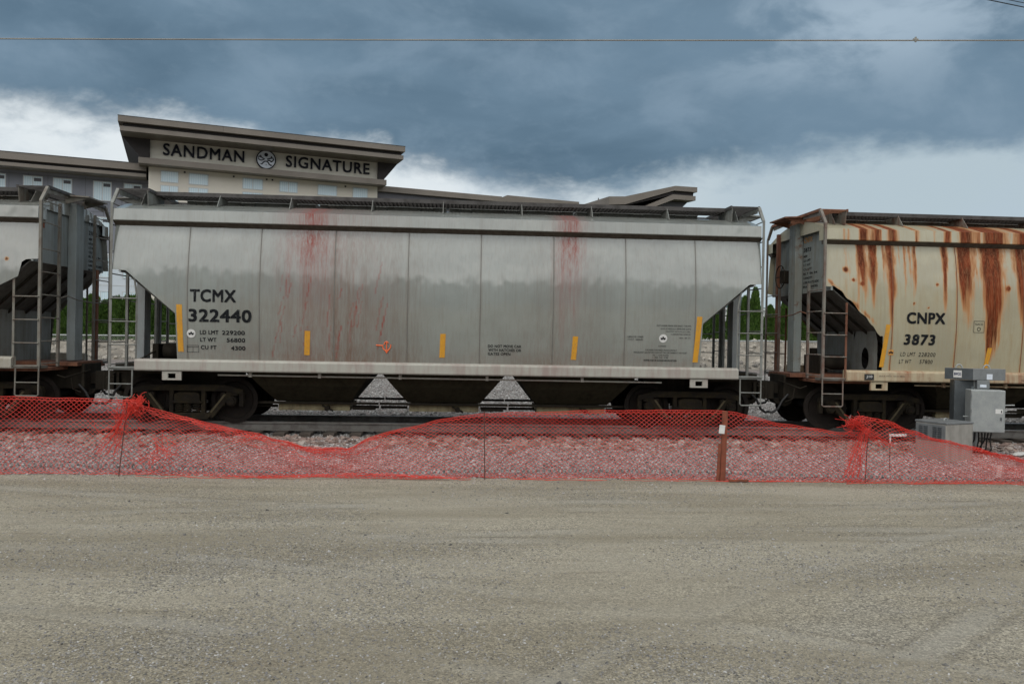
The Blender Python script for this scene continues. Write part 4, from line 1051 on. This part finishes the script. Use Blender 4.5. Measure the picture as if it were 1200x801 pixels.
def net(name, x0, x1, top, label, ybase=13.20, seed=0, gather=()):
    H, cw, ch = 1.12, .086, .066
    run = H/ch*cw
    mb = MB()
    def pos(u, v):
        # gathered netting: strands pulled together near the knots
        uu = u
        for gx_, amp, wd in gather:
            k = math.exp(-((u-gx_)/wd)**2)*v**1.5
            uu = uu+(gx_-uu)*k*amp
        tz = lerp_pts(top, uu)
        sag = 1-tz/1.16
        z = v*tz
        y = ybase + .05*math.sin(u*.9+seed) + .06*vn(u, v*.6, .8, seed+3)
        y += .10*sag*math.sin(v*7+u*2.2)*(v*(1-v)*2.0)+.03*vn(u*2, v*4, 1.5, seed)
        x = uu + .030*vn(u*3, v*3, 1.1, seed+9)+ .05*sag*vn(u*1.2, v*2.5, 1.3, seed+5)
        z += (.020+.03*sag)*vn(u*2.2, v*3.0, 1.2, seed+1)*v
        if v < .12: y -= (.12-v)*1.5*(.5+1.0*vn(u, 0, 1.1, seed+7)+.4*vn(u, 0, 4.3, seed)); z = max(z*.6+.03*vn(u, 3, 2.1, seed)*(1-v*8), 0)
        return (x, y, max(z, 0)+ground_z(x, 13.15)+.012)
    n_ = int((x1-x0+run)/cw)+1; steps = 30
    for fam in (1, -1):
        for k in range(n_+1):
            us = x0-run + k*cw if fam > 0 else x0 + k*cw
            pts = []
            for i in range(steps+1):
                v = i/steps; u = us+fam*run*v
                if x0 <= u <= x1: pts.append(pos(u, v))
            if len(pts) > 1:
                t_ = [random.uniform(.85, 1.15) for _ in range(1)][0]
                mb.tube(pts, .0034*t_, 4, cap=False)
    nn = int((x1-x0)/.05)
    mb.tube([pos(x0+(x1-x0)*i/nn, 1.0) for i in range(nn+1)], .005, 4)
    mb.tube([pos(x0+(x1-x0)*i/nn, .965) for i in range(nn+1)], .005, 4)
    mb.tube([pos(x0+(x1-x0)*i/nn, 0.0) for i in range(nn+1)], .004, 4)
    return mb, pos
def crumple(mb, c, r, n_, seed, flat=.35, lenr=(.1, .3)):
    rg = np.random.RandomState(seed)
    for k in range(n_):
        p = np.array(c)+rg.normal(0, 1, 3)*np.array(r)*.5; d = rg.normal(0, 1, 3); d[1] *= flat; pts = [tuple(p)]
        L_ = rg.uniform(*lenr); w_ = rg.normal(0, .35, 3)*np.array((1, flat, 1)); d /= np.linalg.norm(d)+1e-6
        for i in range(9):
            back_ = (np.array(c)-p)/(np.array(r)+.02)
            d += w_ + back_*.45; d /= np.linalg.norm(d)+1e-6; p = p+d*L_/9*np.minimum(1, np.array(r)*6+.2)
            pts.append(tuple(p))
        mb.tube(pts, .0038, 4, cap=False)
def hem(mb, x0, x1, zf, n_, spread, seed, y0=13.13, r=.0038):
    rg = np.random.RandomState(seed)
    for k in range(n_):
        a = rg.uniform(x0, x1-.5); b = min(x1, a+rg.uniform(.5, 1.6)); ph = rg.uniform(0, 6); of = rg.uniform(-1, .15); pts = []
        m_ = max(6, int((b-a)/.04))
        for i in range(m_+1):
            x = a+(b-a)*i/m_; o_ = of+.45*math.sin(x*rg.uniform(5, 5.2)*1.7+ph)+rg.normal(0, .10)
            pts.append((x, y0+.035*math.cos(x*9+ph), max(.012, zf(x)+spread*o_)))
        mb.tube(pts, r, 4, cap=False)
def fan(mb, a, b, w0, w1, n_, seed, y0=13.08):
    rg = np.random.RandomState(seed)
    for k in range(n_):
        t = k/(n_-1)-.5; pts = []
        for i in range(9):
            s_ = i/8; w = w0+(w1-w0)*s_
            pts.append((a[0]+(b[0]-a[0])*s_+t*w+rg.normal(0, .012), y0+.05*math.sin(k*1.7+s_*5), a[1]+(b[1]-a[1])*s_+rg.normal(0, .012)))
        mb.tube(pts, .0038, 4, cap=False)
mbA, _ = net('safety_netting', -16, -4.98, TOP_A, '', 13.26, 1, gather=((-5.1, .5, .25),))
crumple(mbA, (-5.10, 13.12, 1.08), (.13, .05, .10), 70, 4, lenr=(.15, .35)); fan(mbA, (-5.10, 1.10), (-5.50, .35), .06, .34, 12, 5); crumple(mbA, (-4.97, 13.08, 1.20), (.09, .04, .09), 30, 8, lenr=(.12, .3))
crumple(mbA, (-5.32, 13.1, .80), (.16, .04, .30), 26, 3, lenr=(.2, .5))
tag(mbA.build('safety_netting', M['net']), 'taut red plastic netting at the left, ending in a crumpled knot', 'safety fence', 'red netting fences along the lot')
mbB, _ = net('safety_netting', -5.05, 6.80, TOP_B, '', 13.20, 12, gather=((-5.05, .5, .2),))
hem(mbB, -4.95, -.9, lambda x: lerp_pts(TOP_B, x), 26, .05, 51, r=.003)       # the rolled, sagging upper hem
hem(mbB, -4.7, -1.2, lambda x: lerp_pts(TOP_B, x)*.86, 12, .10, 52, r=.003)
hem(mbB, -5.0, .3, lambda x: .035+.055*max(0, math.sin((x+2.9)*1.1)), 26, .028, 53, 12.98, r=.003)  # loose hem folded on the ground
hem(mbB, .2, 6.7, lambda x: .02, 9, .02, 54, 13.0, r=.003)
crumple(mbB, (-4.65, 13.1, .42), (.30, .04, .28), 26, 31, lenr=(.2, .5))
tag(mbB.build('safety_netting', M['net']), 'long sagging red plastic netting before the middle car, propped by the wooden stake', 'safety fence', 'red netting fences along the lot')
mbC, _ = net('safety_netting', 6.40, 15.0, TOP_C, '', 13.05, 23, gather=((6.66, .55, .3),))
crumple(mbC, (6.58, 12.95, 1.00), (.16, .05, .06), 50, 41, lenr=(.15, .4)); fan(mbC, (6.74, .92), (6.52, .10), .10, .32, 16, 42, 12.95); fan(mbC, (6.5, 1.02), (7.1, .62), .08, .3, 10, 44, 12.95)
hem(mbC, 6.45, 10.0, lambda x: lerp_pts(TOP_C, x), 20, .05, 61, 12.99, r=.003)
hem(mbC, 6.45, 12, lambda x: .03, 9, .02, 62, 12.9, r=.003)
tag(mbC.build('safety_netting', M['net']), 'slumping red plastic netting at the right, before the grey signal cabinet', 'safety fence', 'red netting fences along the lot')
# posts
def rod(x, lean, h, label):
    o = MB().tube([(0, 0, -.05), (lean*.5, 0, h*.5), (lean, 0, h)], .0085, 8).build('steel_rod', M['rebar'], smooth=True, loc=(x, 13.06, 0)); tag(o, label, 'fence post', 'thin rods holding up the red netting')
rod(-5.27, .12, 1.16, 'thin rusty rod at the crumpled knot of the left red netting')
rod(.47, -.03, 1.10, 'thin rusty rod at the middle of the sagging red netting')
rod(6.80, .04, 1.02, 'thin rusty rod at the raised start of the right red netting')
st = empty('wooden_stake', (4.36, 13.10, 0), label='orange brown wooden stake with a white tag holding the red netting', cat='stake')
w1_ = MB().box(-.045, .045, -.02, .02, -.05, 1.15).build('stake_board', M['stake'], st, bevel=.004); w1_.rotation_euler = (0, .02, 0); w1_.location = (.03, 0, 0)
w2_ = MB().box(-.025, .025, -.045, -.022, -.03, .62).build('stake_board', M['stake'], st, bevel=.004); w2_.location = (-.06, 0, 0); w2_.rotation_euler = (0, .04, 0)
MB().box(-.15, -.055, -.075, -.07, .78, .92).build('white_tag', M['white'], st).rotation_euler = (0, .1, 0)
tag(MB().box(-.16, .16, -.03, .03, 0, .03).build('stake_offcut', M['stake'], loc=(4.62, 12.98, .012)), 'short brown wood offcut lying at the foot of the wooden stake', 'wood scrap')

# ================================================================== signal equipment at the right
vault = empty('equipment_vault', (9.48, 15.2, .03), R(20), label='low concrete and steel vault with louvred vents behind the right netting', cat='equipment vault'); vault.scale = (.88, .9, .96)
MB().box(-.42, .42, -.38, .38, -.1, .80).build('vault_body', M['concrete'], vault, bevel=.02)
lid = MB().box(-.43, .43, -.39, .39, .80, .84).build('vault_lid', M['galv_mid'], vault, bevel=.01)
MB().tube([(-.22+.05*math.cos(a), -.2, .86+.05*math.sin(a)) for a in np.linspace(0, math.pi, 9)], .012, 8).build('lifting_eye', M['galv'], lid)
pn = MB().box(-.432, -.42, -.36, .36, .46, .78).build('louvre_panel', M['galv_mid'], vault)
for yy in (-.18, .16):
    for cxn in (-.05, .07):
        q = MB()
        for k in range(6): q.box(-.447, -.433, yy+cxn-.045, yy+cxn+.045, .50+k*.042, .525+k*.042)
        q.build('louvre', M['galv_dark'], pn)
cab = empty('signal_cabinet', (10.33, 15.75, .05), R(-16), label='galvanised signal cabinet on a pole with a T-shaped cable duct on top', cat='signal cabinet')
MB().cyl((.16, .12, -.1), (.16, .12, 1.7), .055, 16).build('mounting_pole', M['galv'], cab, smooth=True)
MB().box(-.24, .20, .10, .40, .30, 1.545).build('rear_box', M['galv_dark'], cab, bevel=.01)
MB().box(.13, .36, -.06, .16, 1.385, 1.555).build('neck_box', M['galv_mid'], cab, bevel=.006)
MB().box(.18, .30, -.066, -.062, 1.42, 1.475).build('name_plate', M['signwht'], cab)
dt = MB().prism([(-.38, .26), (0.05, -.06), (.70, .10), (.64, .34), (.10, .20), (-.30, .40)], 'z', 1.56, 1.79)
duct = recalc(dt.build('cable_duct', M['galv_mid'], cab, bevel=.006))
MB().prism([(-.385, .253), (.047, -.068), (.049, -.063), (-.382, .258)], 'z', 1.562, 1.788).build('duct_face', M['galv_dark'], duct)
for ex, ey in ((-.14, .18), (.36, .14)):
    MB().tube([(ex-.06*math.cos(a), ey, 1.79+.075*math.sin(a)) for a in np.linspace(0, math.pi, 9)], .014, 8).build('lifting_eye', M['galv'], duct, smooth=True)
# sticker on the dark face of the duct, a label on the pale one
dv = Vector((.432, -.321, 0)).normalized(); nv = Vector((-dv.y*-1, dv.x*-1, 0)); nv = Vector((dv.y, -dv.x, 0))
if nv.y > 0: nv = -nv
b0 = Vector((-.385, .253, 0))
def dmap(t0, off): return lambda u, v, k=0.: tuple(b0 + dv*u + nv*(off+k) + Vector((0, 0, v)))
fm = dmap(0, .004)
MB().add([fm(.17, 1.60), fm(.33, 1.60), fm(.33, 1.745), fm(.17, 1.745)], [(0,1,2,3)]).build('sticker', M['white'], duct)
text_on(dmap(0, .006), 'BWCO', (.185, .315, 1.645, 1.70), plain('navy_ink', (.02,.03,.10), .5), duct, 'lettering', .04)
dv2 = Vector((.65, .16, 0)).normalized(); nv2 = Vector((dv2.y, -dv2.x, 0)); bb0 = Vector((.05, -.06, 0))
def d2(u, v, off=.004): return tuple(bb0+dv2*u+nv2*off+Vector((0, 0, v)))
MB().add([d2(.28, 1.575), d2(.40, 1.575), d2(.40, 1.685), d2(.28, 1.685)], [(0,1,2,3)]).build('sticker', M['signwht'], duct)
box_ = MB().box(-.02, .0, 0, 0, 0, 0) if False else MB()
mc = MB().box(-.10, .52, -.44, -.10, .55, 1.385).build('main_box', M['galv'], cab, bevel=.012)
dr = MB().box(-.09, .51, -.458, -.442, .565, 1.37).build('box_door', M['galv'], mc, bevel=.004)
lt = MB().box(.34, .47, -.462, -.459, .93, 1.02).build('door_label', M['white'], dr)
MB().add([(.435, -.4635, .985), (.435, -.4635, .955), (.455, -.4635, .94), (.455, -.4635, 1.0)], [(0,1,2,3)]).build('label_mark', M['black'], lt)
MB().cyl((.52, -.35, 1.09), (.72, -.33, 1.10), .012, 8).build('conduit_stub', M['galv'], mc, smooth=True)
for hz_ in (.66, .97, 1.27): MB().cyl((-.095, -.466, hz_-.03), (-.095, -.466, hz_+.03), .010, 8).build('hinge', M['galv_mid'], dr, smooth=True)
MB().cyl((.44, -.47, .86), (.44, -.47, .80), .010, 8).build('handle', M['galv_dark'], dr, smooth=True)
MB().cyl((.52, -.38, .98), (.57, -.38, .98), .014, 8).build('latch', M['galv'], mc, smooth=True)
MB().cyl((-.18, -.25, .84), (-.10, -.25, .84), .014, 8).build('conduit_stub', M['galv'], mc, smooth=True)
MB().tube([(0.02, -.12, 1.385), (0.02, -.12, 1.44)], .03, 8).build('conduit_fitting', M['galv_dark'], mc)
cb = MB()
for k in range(6):
    a = .05+k*.06; cb.tube([(a, -.25, .56), (a+.02*math.sin(k), -.22, .38), (a-.06*math.cos(k*2), -.1, .18), (a-.12, .0, -.04)], .014, 6)
cb.build('cable', M['hose'], cab, smooth=True)
# white-edged frame lying behind the netting, and a white marker
wf = empty('white_angle_frame', (m_x(1045, 0, 14.0), 14.0, .1), label='small white angle frame standing behind the right netting beside the vault', cat='frame')
MB().box(0, .30, -.02, .02, .56, .60).build('top_bar', M['white'], wf); MB().box(0, .02, -.012, .012, .44, .56).build('leg', M['white'], wf); MB().cyl((.01, 0, -.1), (.01, 0, .439), .006, 6).build('leg', M['under'], wf)
tag(MB().prism([(0,0),(.09,0),(.11,.20),(.02,.21)], 'y', -.01, .01).build('marker_plate', M['white'], loc=(9.27, 13.35, .05)), 'small white marker plate leaning at the foot of the right netting', 'marker')
# debris behind the cabinet
tag(MB().prism([(0,0),(.28,.02),(.24,.06),(.05,.05)], 'y', -.05, .05).build('plastic_scrap', M['white'], loc=(11.0, 15.3, .16)), 'crumpled pale plastic scrap on the stones right of the signal cabinet', 'litter')

# ================================================================== chain-link fence far behind
fy = 55.0
cf = empty('chain_link_fence', (0, fy, 0), label='long chain link fence with a pale top rail before the green hedge', cat='fence')
xs_f = np.arange(-45, 46, 3.05)
for x in xs_f:
    zt = fence_top(x); MB().cyl((x, 0, .3), (x, 0, zt+.03), .035, 8).build('fence_post', M['galv'], cf, smooth=True)
MB().tube([(x, 0, fence_top(x)) for x in xs_f], .045, 8).build('top_rail', M['galv'], cf, smooth=True)
q = MB()
for k in range(int(90/.13)+16):
    for fam in (1, -1):
        xa = -45+k*.13 if fam > 0 else -45+k*.13; xb = xa+fam*2.0
        zt = fence_top(xa); q.tube([(xa, -.04, .35), (xb, -.04, zt)], .0028, 3, cap=False)
q.build('wire_mesh', M['galv'], cf)

# ================================================================== hedge of columnar cedars
def leaf_mat(name, a, b_):
    m_, nt, b = new_mat(name); g = NG(nt); gi = g.n('ShaderNodeNewGeometry')
    f = gi.outputs['Random Per Island']
    g.val(b.inputs['Base Color'], g.mix(f, a, b_)); b.inputs['Roughness'].default_value = .6
    tr = g.n('ShaderNodeBsdfTranslucent'); g.val(tr.inputs[0], g.mix(f, tuple(x*1.2 for x in a), tuple(x*1.2 for x in b_)))
    mx = g.n('ShaderNodeMixShader'); mx.inputs[0].default_value = .25; g.link(b.outputs[0], mx.inputs[1]); g.link(tr.outputs[0], mx.inputs[2])
    out = [n for n in nt.nodes if n.type == 'OUTPUT_MATERIAL'][0]; g.link(mx.outputs[0], out.inputs[0]); return m_
M['leaf'] = leaf_mat('cedar_foliage', (.030,.075,.010), (.085,.160,.022))
M['bark'] = plain('cedar_bark', (.08,.055,.04), .9)
def cedar_mesh(seed, slim):
    rg = np.random.RandomState(seed); mb = MB()
    for k in range(5200):
        t = rg.rand()**.8; z = .15+t*2.85
        rad = (.62*(1-t)**(.55 if slim else .33)+.04)*(.80 if slim else 1.0)
        a = rg.rand()*2*math.pi; lob = 1+.22*math.sin(a*3+z*2.2+seed)+.15*math.sin(a*5-z*4)
        r_ = rad*lob*(rg.rand()**.35)
        c = Vector((r_*math.cos(a), r_*math.sin(a), z+rg.normal(0, .05)))
        s_ = rg.uniform(.05, .13)
        d = Vector((math.cos(a)*.6, math.sin(a)*.6, 1.0+rg.rand())).normalized(); w = d.cross(Vector(rg.normal(0, 1, 3))).normalized()
        mb.add([c-w*s_*.35, c+d*s_*.3-w*s_*.5, c+d*s_*1.6, c+d*s_*.3+w*s_*.5], [(0,1,2,3)])
    n_ = 14; rows = 12; b0_ = len(mb.v)
    for j in range(rows+1):
        t = j/rows; rad = (.62*(1-t)**(.55 if slim else .33)+.01)*(.8 if slim else 1)*.72
        for i in range(n_): a = 2*math.pi*i/n_; rr_ = rad*(1+.2*math.sin(a*3+t*6+seed)); mb.v.append((rr_*math.cos(a), rr_*math.sin(a), .12+t*2.8))
    for j in range(rows):
        for i in range(n_): mb.f.append((b0_+j*n_+i, b0_+j*n_+(i+1) % n_, b0_+(j+1)*n_+(i+1) % n_, b0_+(j+1)*n_+i))
    me_o = mb.build('crown', M['leaf']); return me_o.data, me_o
protos = [cedar_mesh(s, sl) for s, sl in ((1, False), (2, False), (3, True), (4, True))]
for _, o in protos: bpy.data.objects.remove(o)
trunk_me = MB().cyl((0, 0, -.3), (0, 0, 2.4), .05, 8); tro = trunk_me.build('trunk', M['bark']); trunk_data = tro.data; bpy.data.objects.remove(tro)
k = 0; x = -36.0
places = ['left', 'right']
while x < 36:
    left = x < 0
    dense = x < 4
    h_ = rng.uniform(.98, 1.12) if dense else rng.uniform(.85, 1.50)
    yy = 61.5+rng.uniform(-.25, .25)
    zb = ground_z(x, yy)
    hs = ' a low one' if h_ < 1.0 else ' a tall one' if h_ > 1.25 else ''
    t = empty('cedar_tree', (x, yy, zb-.05), rng.uniform(0, 6.28), label='columnar green cedar in the clipped hedge behind the wire fence' if dense else 'pointed green cedar in the loose row behind the wire fence', cat='tree',
              group='clipped cedars of the dense hedge' if dense else 'pointed cedars of the loose row')
    t.scale = ((1.05 if dense else 1.15), (1.05 if dense else 1.15), h_)
    c = bpy.data.objects.new('crown', protos[rng.randint(0, 2) if dense else rng.randint(2, 4)][0]); COL.objects.link(c); c.parent = t
    if not c.data.materials: c.data.materials.append(M['leaf'])
    r_ = bpy.data.objects.new('trunk', trunk_data); COL.objects.link(r_); r_.parent = t
    x += rng.uniform(.72, .85) if dense else rng.uniform(.8, 1.25); k += 1

# ================================================================== hotel
ang = math.atan2(8.5, 25.07)
hotel = empty('hotel', (-30.81, 75.0, 0), ang, label='grey and cream hotel with flat overhanging roofs and a raised sign tower', cat='building')
def hb(name, mat, x0, x1, y0, y1, z0, z1, parent=None, bevel=0): return MB().box(x0, x1, y0, y1, z0, z1).build(name, mat, parent or hotel, bevel=bevel)
# walls (local x along the facade, y back into the building)
hb('tower_wall', M['cream'], 2.5, 24.35, 3.0, 16, 0, 18.0)
sp_o = hb('sign_panel', M['signpanel'], 2.6, 24.3, 2.95, 5, 18.0, 20.45)
hb('ledge', M['taupe'], 1.66, 24.95, 1.5, 14, 17.74, 18.28, bevel=.01)
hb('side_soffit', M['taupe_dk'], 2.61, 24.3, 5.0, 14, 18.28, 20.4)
for a, b_ in (((.21, 20.28), (2.59, 20.28)), ((26.35, 20.28), (24.32, 20.28))):
    bot = (1.95, 18.28) if a[0] < 5 else (24.75, 18.28); bi = (2.59, 18.28) if a[0] < 5 else (24.32, 18.28)
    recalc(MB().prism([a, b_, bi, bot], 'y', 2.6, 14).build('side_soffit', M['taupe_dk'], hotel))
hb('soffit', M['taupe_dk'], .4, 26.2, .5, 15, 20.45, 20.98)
rf = hb('roof', M['taupe'], 0, 26.47, 0, 15.5, 21.02, 21.55, bevel=.02); hb('roof_flashing', M['cornice'], -.02, 26.49, -.02, 15.5, 21.552, 21.60, rf)
hb('lower_fascia', M['taupe'], .16, 26.36, .2, 15, 20.25, 20.68, bevel=.02)
hb('roof_joint', M['cornice'], 8.9, 8.93, -.006, -.001, 21.02, 21.55, rf)
# left wing and right wing
hb('left_wing_wall', M['hgrey'], -60, 2.49, 5.0, 18, 9.6, 16.75); hb('left_wing_base', M['hlight'], -60, 2.49, 4.9, 18, 0, 9.55)
rl = hb('left_wing_roof', M['taupe'], -60, 2.3, 3.0, 18, 17.30, 17.95, bevel=.02); hb('left_wing_soffit', M['taupe_dk'], -60, 2.3, 3.4, 18, 17.06, 17.298); hb('left_wing_fascia', M['taupe'], -60, 2.3, 3.1, 18, 16.72, 17.05, bevel=.02)
hb('roof_flashing', M['cornice'], -60, 2.3, 2.97, 18, 17.952, 18.0, rl)
hb('right_wing_wall', M['hgrey'], 24.36, 62, 5.0, 18, 0, 16.7)
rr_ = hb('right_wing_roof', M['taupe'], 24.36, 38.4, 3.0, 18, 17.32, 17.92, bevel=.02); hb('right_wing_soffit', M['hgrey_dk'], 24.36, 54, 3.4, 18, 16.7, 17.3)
recalc(MB().prism([(38.4,17.35),(38.4,17.84),(39.0,18.12),(48.0,18.10),(48.0,17.4)], 'y', 3.0, 18).build('right_wing_roof', M['taupe'], hotel))
hb('right_wing_roof', M['taupe'], 48.0, 51.0, 4.0, 18, 17.4, 18.05)
# butterfly gable at the far right
recalc(MB().prism([(50.7,17.7),(50.7,18.62),(52.8,18.80),(59.6,20.62),(62.75,20.72),(62.75,20.12),(59.5,20.06),(52.9,17.9)], 'y', .8, 16).build('gable_roof', M['taupe'], hotel))
recalc(MB().prism([(50.9,17.2),(52.9,17.85),(59.5,20.0),(62.5,20.08),(62.4,19.6),(59.5,19.6)], 'y', 1.2, 16).build('gable_soffit', M['taupe_dk'], hotel))
recalc(MB().prism([(53.5,17.0),(59.4,19.60),(62.6,19.66),(62.6,19.12),(59.6,19.05),(54.6,17.0)], 'y', .9, 16).build('gable_fascia', M['taupe'], hotel))
recalc(MB().prism([(54.8,16.6),(59.5,18.95),(62.3,19.05),(60.5,17.4),(60.4,0),(54.8,0)], 'y', 2.2, 15).build('gable_wall', M['hgrey_dk'], hotel))
for x in (51.6, 52.5): MB().cyl((x, 5, 18.5), (x, 5, 19.15), .06, 8).build('roof_vent', M['cornice'], hotel)
# windows
def window(x0, x1, z0, z1, y, dark=False, vent=False, mull=True, glass='glass'):
    w = MB(); t = .07
    w.box(x0-t, x1+t, y-.05, y-.005, z0-t, z0); w.box(x0-t, x1+t, y-.05, y-.005, z1, z1+t); w.box(x0-t, x0, y-.05, y-.005, z0+.0005, z1-.0005); w.box(x1, x1+t, y-.05, y-.005, z0+.0005, z1-.0005)
    if mull: w.box((x0+x1)/2-.03, (x0+x1)/2+.03, y-.045, y-.006, z0+.001, z1-.001)
    wo_ = w.build('window', M['frame'], hotel)
    MB().box(x0+.001, x1-.001, y-.03, y-.02, z0+.001, z1-.001).build('pane', M['glass_dk'] if dark else M[glass], wo_)
    if vent: MB().box((x0+x1)/2+.08, x1-.06, y-.04, y-.031, z1-.42, z1-.12).build('vent_grille', M['hgrey_dk'], wo_)
TW = [(3.6,5.05),(6.08,7.72),(10.99,12.8),(14.48,16.16),(18.26,20.1),(21.82,23.28)]
for i, (a, b_) in enumerate(TW):
    window(a, b_, 16.45, 17.42, 3.0, dark=False, mull=(i in (2, 3)))
    window(a, b_, 14.4, 16.05, 3.0, mull=True)
    window(a, b_, 11.2, 13.0, 3.0)
for x in (5.65, 10.1, 13.2, 13.75, 21.0): MB().box(x-.08, x+.08, 2.9, 3.0, 17.42, 17.58).build('wall_light', M['cornice'], hotel)
LW = [-20.4, -17.2, -13.6, -10.9, -7.97, -5.57, -2.25, .36]
for i, a in enumerate(LW):
    wd = 1.45
    window(a, a+wd, 14.55, 16.25, 5.0, vent=True)
    window(a, a+wd, 11.2, 12.9, 5.0, vent=True)
    window(a, a+wd, 7.3, 9.1, 4.9); window(a, a+wd, 4.2, 5.9, 4.9); window(a, a+wd, 1.2, 2.9, 4.9)
for i, a in enumerate(np.arange(26.5, 58, 3.6)):
    window(a, a+1.45, 14.4, 16.1, 5.0, vent=True)
# panel joints on the left wing
jt = MB()
for x in np.arange(-20, 2.2, 1.55): jt.box(x-.012, x+.012, 4.985, 4.999, 9.7, 16.6)
jt.box(-60, 2.45, 4.984, 4.998, 16.42, 16.445); jt.box(-60, 2.45, 4.984, 4.998, 13.4, 13.425)
jt.build('panel_joint', M['hgrey_dk'], hotel)
jb = MB(); jb.box(-60, 2.45, 4.88, 4.899, 6.5, 6.56); jb.box(-60, 2.45, 4.88, 4.899, 9.3, 9.5); jb.build('panel_joint', M['frame'], hotel)
# sign
sg = lambda u, v: (u, 2.90, v)
def big_text(s_, x0, x1, z0, z1):
    o = text_on(lambda u, v, k=0.: (u, 2.86-k*10, v), s_, (x0, x1, z0, z1), M['signblk'], sp_o, 'sign_letters', .016, 0, 1.10)
    sol = o.modifiers.new('thick', 'SOLIDIFY'); sol.thickness = .07; sol.offset = 0; return o
big_text('SANDMAN', 3.72, 11.05, 18.92, 20.06)
big_text('SIGNATURE', 15.0, 23.45, 18.92, 20.06)
# round emblem between the words
ex, ez, er = 13.1, 19.42, .95
em = MB().lathe([(0, -.10), (er-.10, -.10), (er-.10, 0)], (ex, 2.88, ez), 'y', 40).build('emblem_disc', M['signwht'], sp_o)
MB().lathe([(er-.10, .02), (er-.10, -.13), (er, -.13), (er, .02)], (ex, 2.88, ez), 'y', 40).build('emblem_ring', M['signblk'], em)
def ecurve(pts, w=.055):
    P_ = [(ex+a*er, 2.765, ez+b_*er) for a, b_ in pts]; return P_
q = MB(); q.lathe([(0, -.02), (.19*er, -.02), (.19*er, .02)], (ex, 2.76, ez+.50*er), 'y', 20)
for pts in ([(-.55,.42),(-.50,.22),(-.30,.10),(-.16,.04),(-.30,-.06),(-.55,-.12),(-.72,-.02),(-.78,.10)],
            [(-.50,.22),(-.66,.30),(-.78,.20)],
            [(.10,.05),(.30,.10),(.50,.20),(.55,.38)], [(.50,.18),(.68,.22),(.76,.05),(.62,-.12),(.50,-.20)],
            [(.12,-.10),(.30,-.06),(.44,-.12),(.58,-.22)],
            [(-.55,-.50),(-.38,-.48),(-.28,-.30),(-.12,-.18),(.05,-.17),(.20,-.28),(.32,-.46),(.46,-.56),(.60,-.54)]):
    q.tube(ecurve(pts), .055, 6)
q.tube(ecurve([(-.02,-.52),(.04,-.54)]), .05, 6)
q.build('emblem_mark', M['signblk'], em)

# low white building beyond, right
wh = empty('warehouse', (150, 150, 0), label='long low white building far beyond the pointed cedars', cat='building')
MB().box(-105, 40, 0, 30, 0, 8.2).build('wall', M['warehouse'], wh); MB().box(-105.5, 40.5, -.4, 30.4, 8.2, 8.6).build('roof', M['frame'], wh)
q = MB()
for x in np.arange(-100, 38, 3.0): q.box(x, x+.08, -.05, -.002, 0.1, 8.1)
q.build('siding_rib', M['frame'], wh)

# ================================================================== overhead wires
def at_pix(px, py, Yd):
    d = fwd + rt*((px-600)/950.) + up*((400.5-py)/950.); return Vector((d.x/d.y*Yd, Yd, EYE+d.z/d.y*Yd))
A, B = at_pix(0, 45.5, 30), at_pix(1200, 47.5, 28.2)
def wire(a, b, ext, sag, r, mat, label, lumps=False, dx=0):
    dvec = (b-a); P0, P1 = a-dvec*ext, b+dvec*ext; pts = []
    for i in range(121):
        t = i/120; p = P0.lerp(P1, t); p.z -= sag*4*t*(1-t)-sag*4*(ext/(1+2*ext))*(1-ext/(1+2*ext))
        pts.append(p)
    o = MB().tube(pts, r, 6)
    if lumps:
        c = at_pix(1073, 46.5, 28.4); o.cyl(c-Vector((.0, 0, .09)), c+Vector((0, 0, .09)), .035, 6); o.cyl(c-Vector((.09, 0, 0)), c+Vector((.09, 0, 0)), .04, 6)
    return o.build('overhead_wire', M[mat], smooth=True)
tag(wire(A, B, 1.2, .25, .026, 'wire', '', True), 'pale overhead cable running level across the whole sky', 'wire')
a1, b1 = at_pix(1120, -8.0, 20), at_pix(1290, 27, 27)
tag(wire(a1, b1, 2.5, .1, .016, 'wire_dk', ''), 'lower black wire slanting across the upper right corner', 'wire')
a2, b2 = at_pix(1140, -8.5, 20.3), at_pix(1290, 21.5, 27)
tag(wire(a2, b2, 2.5, .1, .012, 'wire_dk', ''), 'upper black wire slanting across the upper right corner', 'wire')
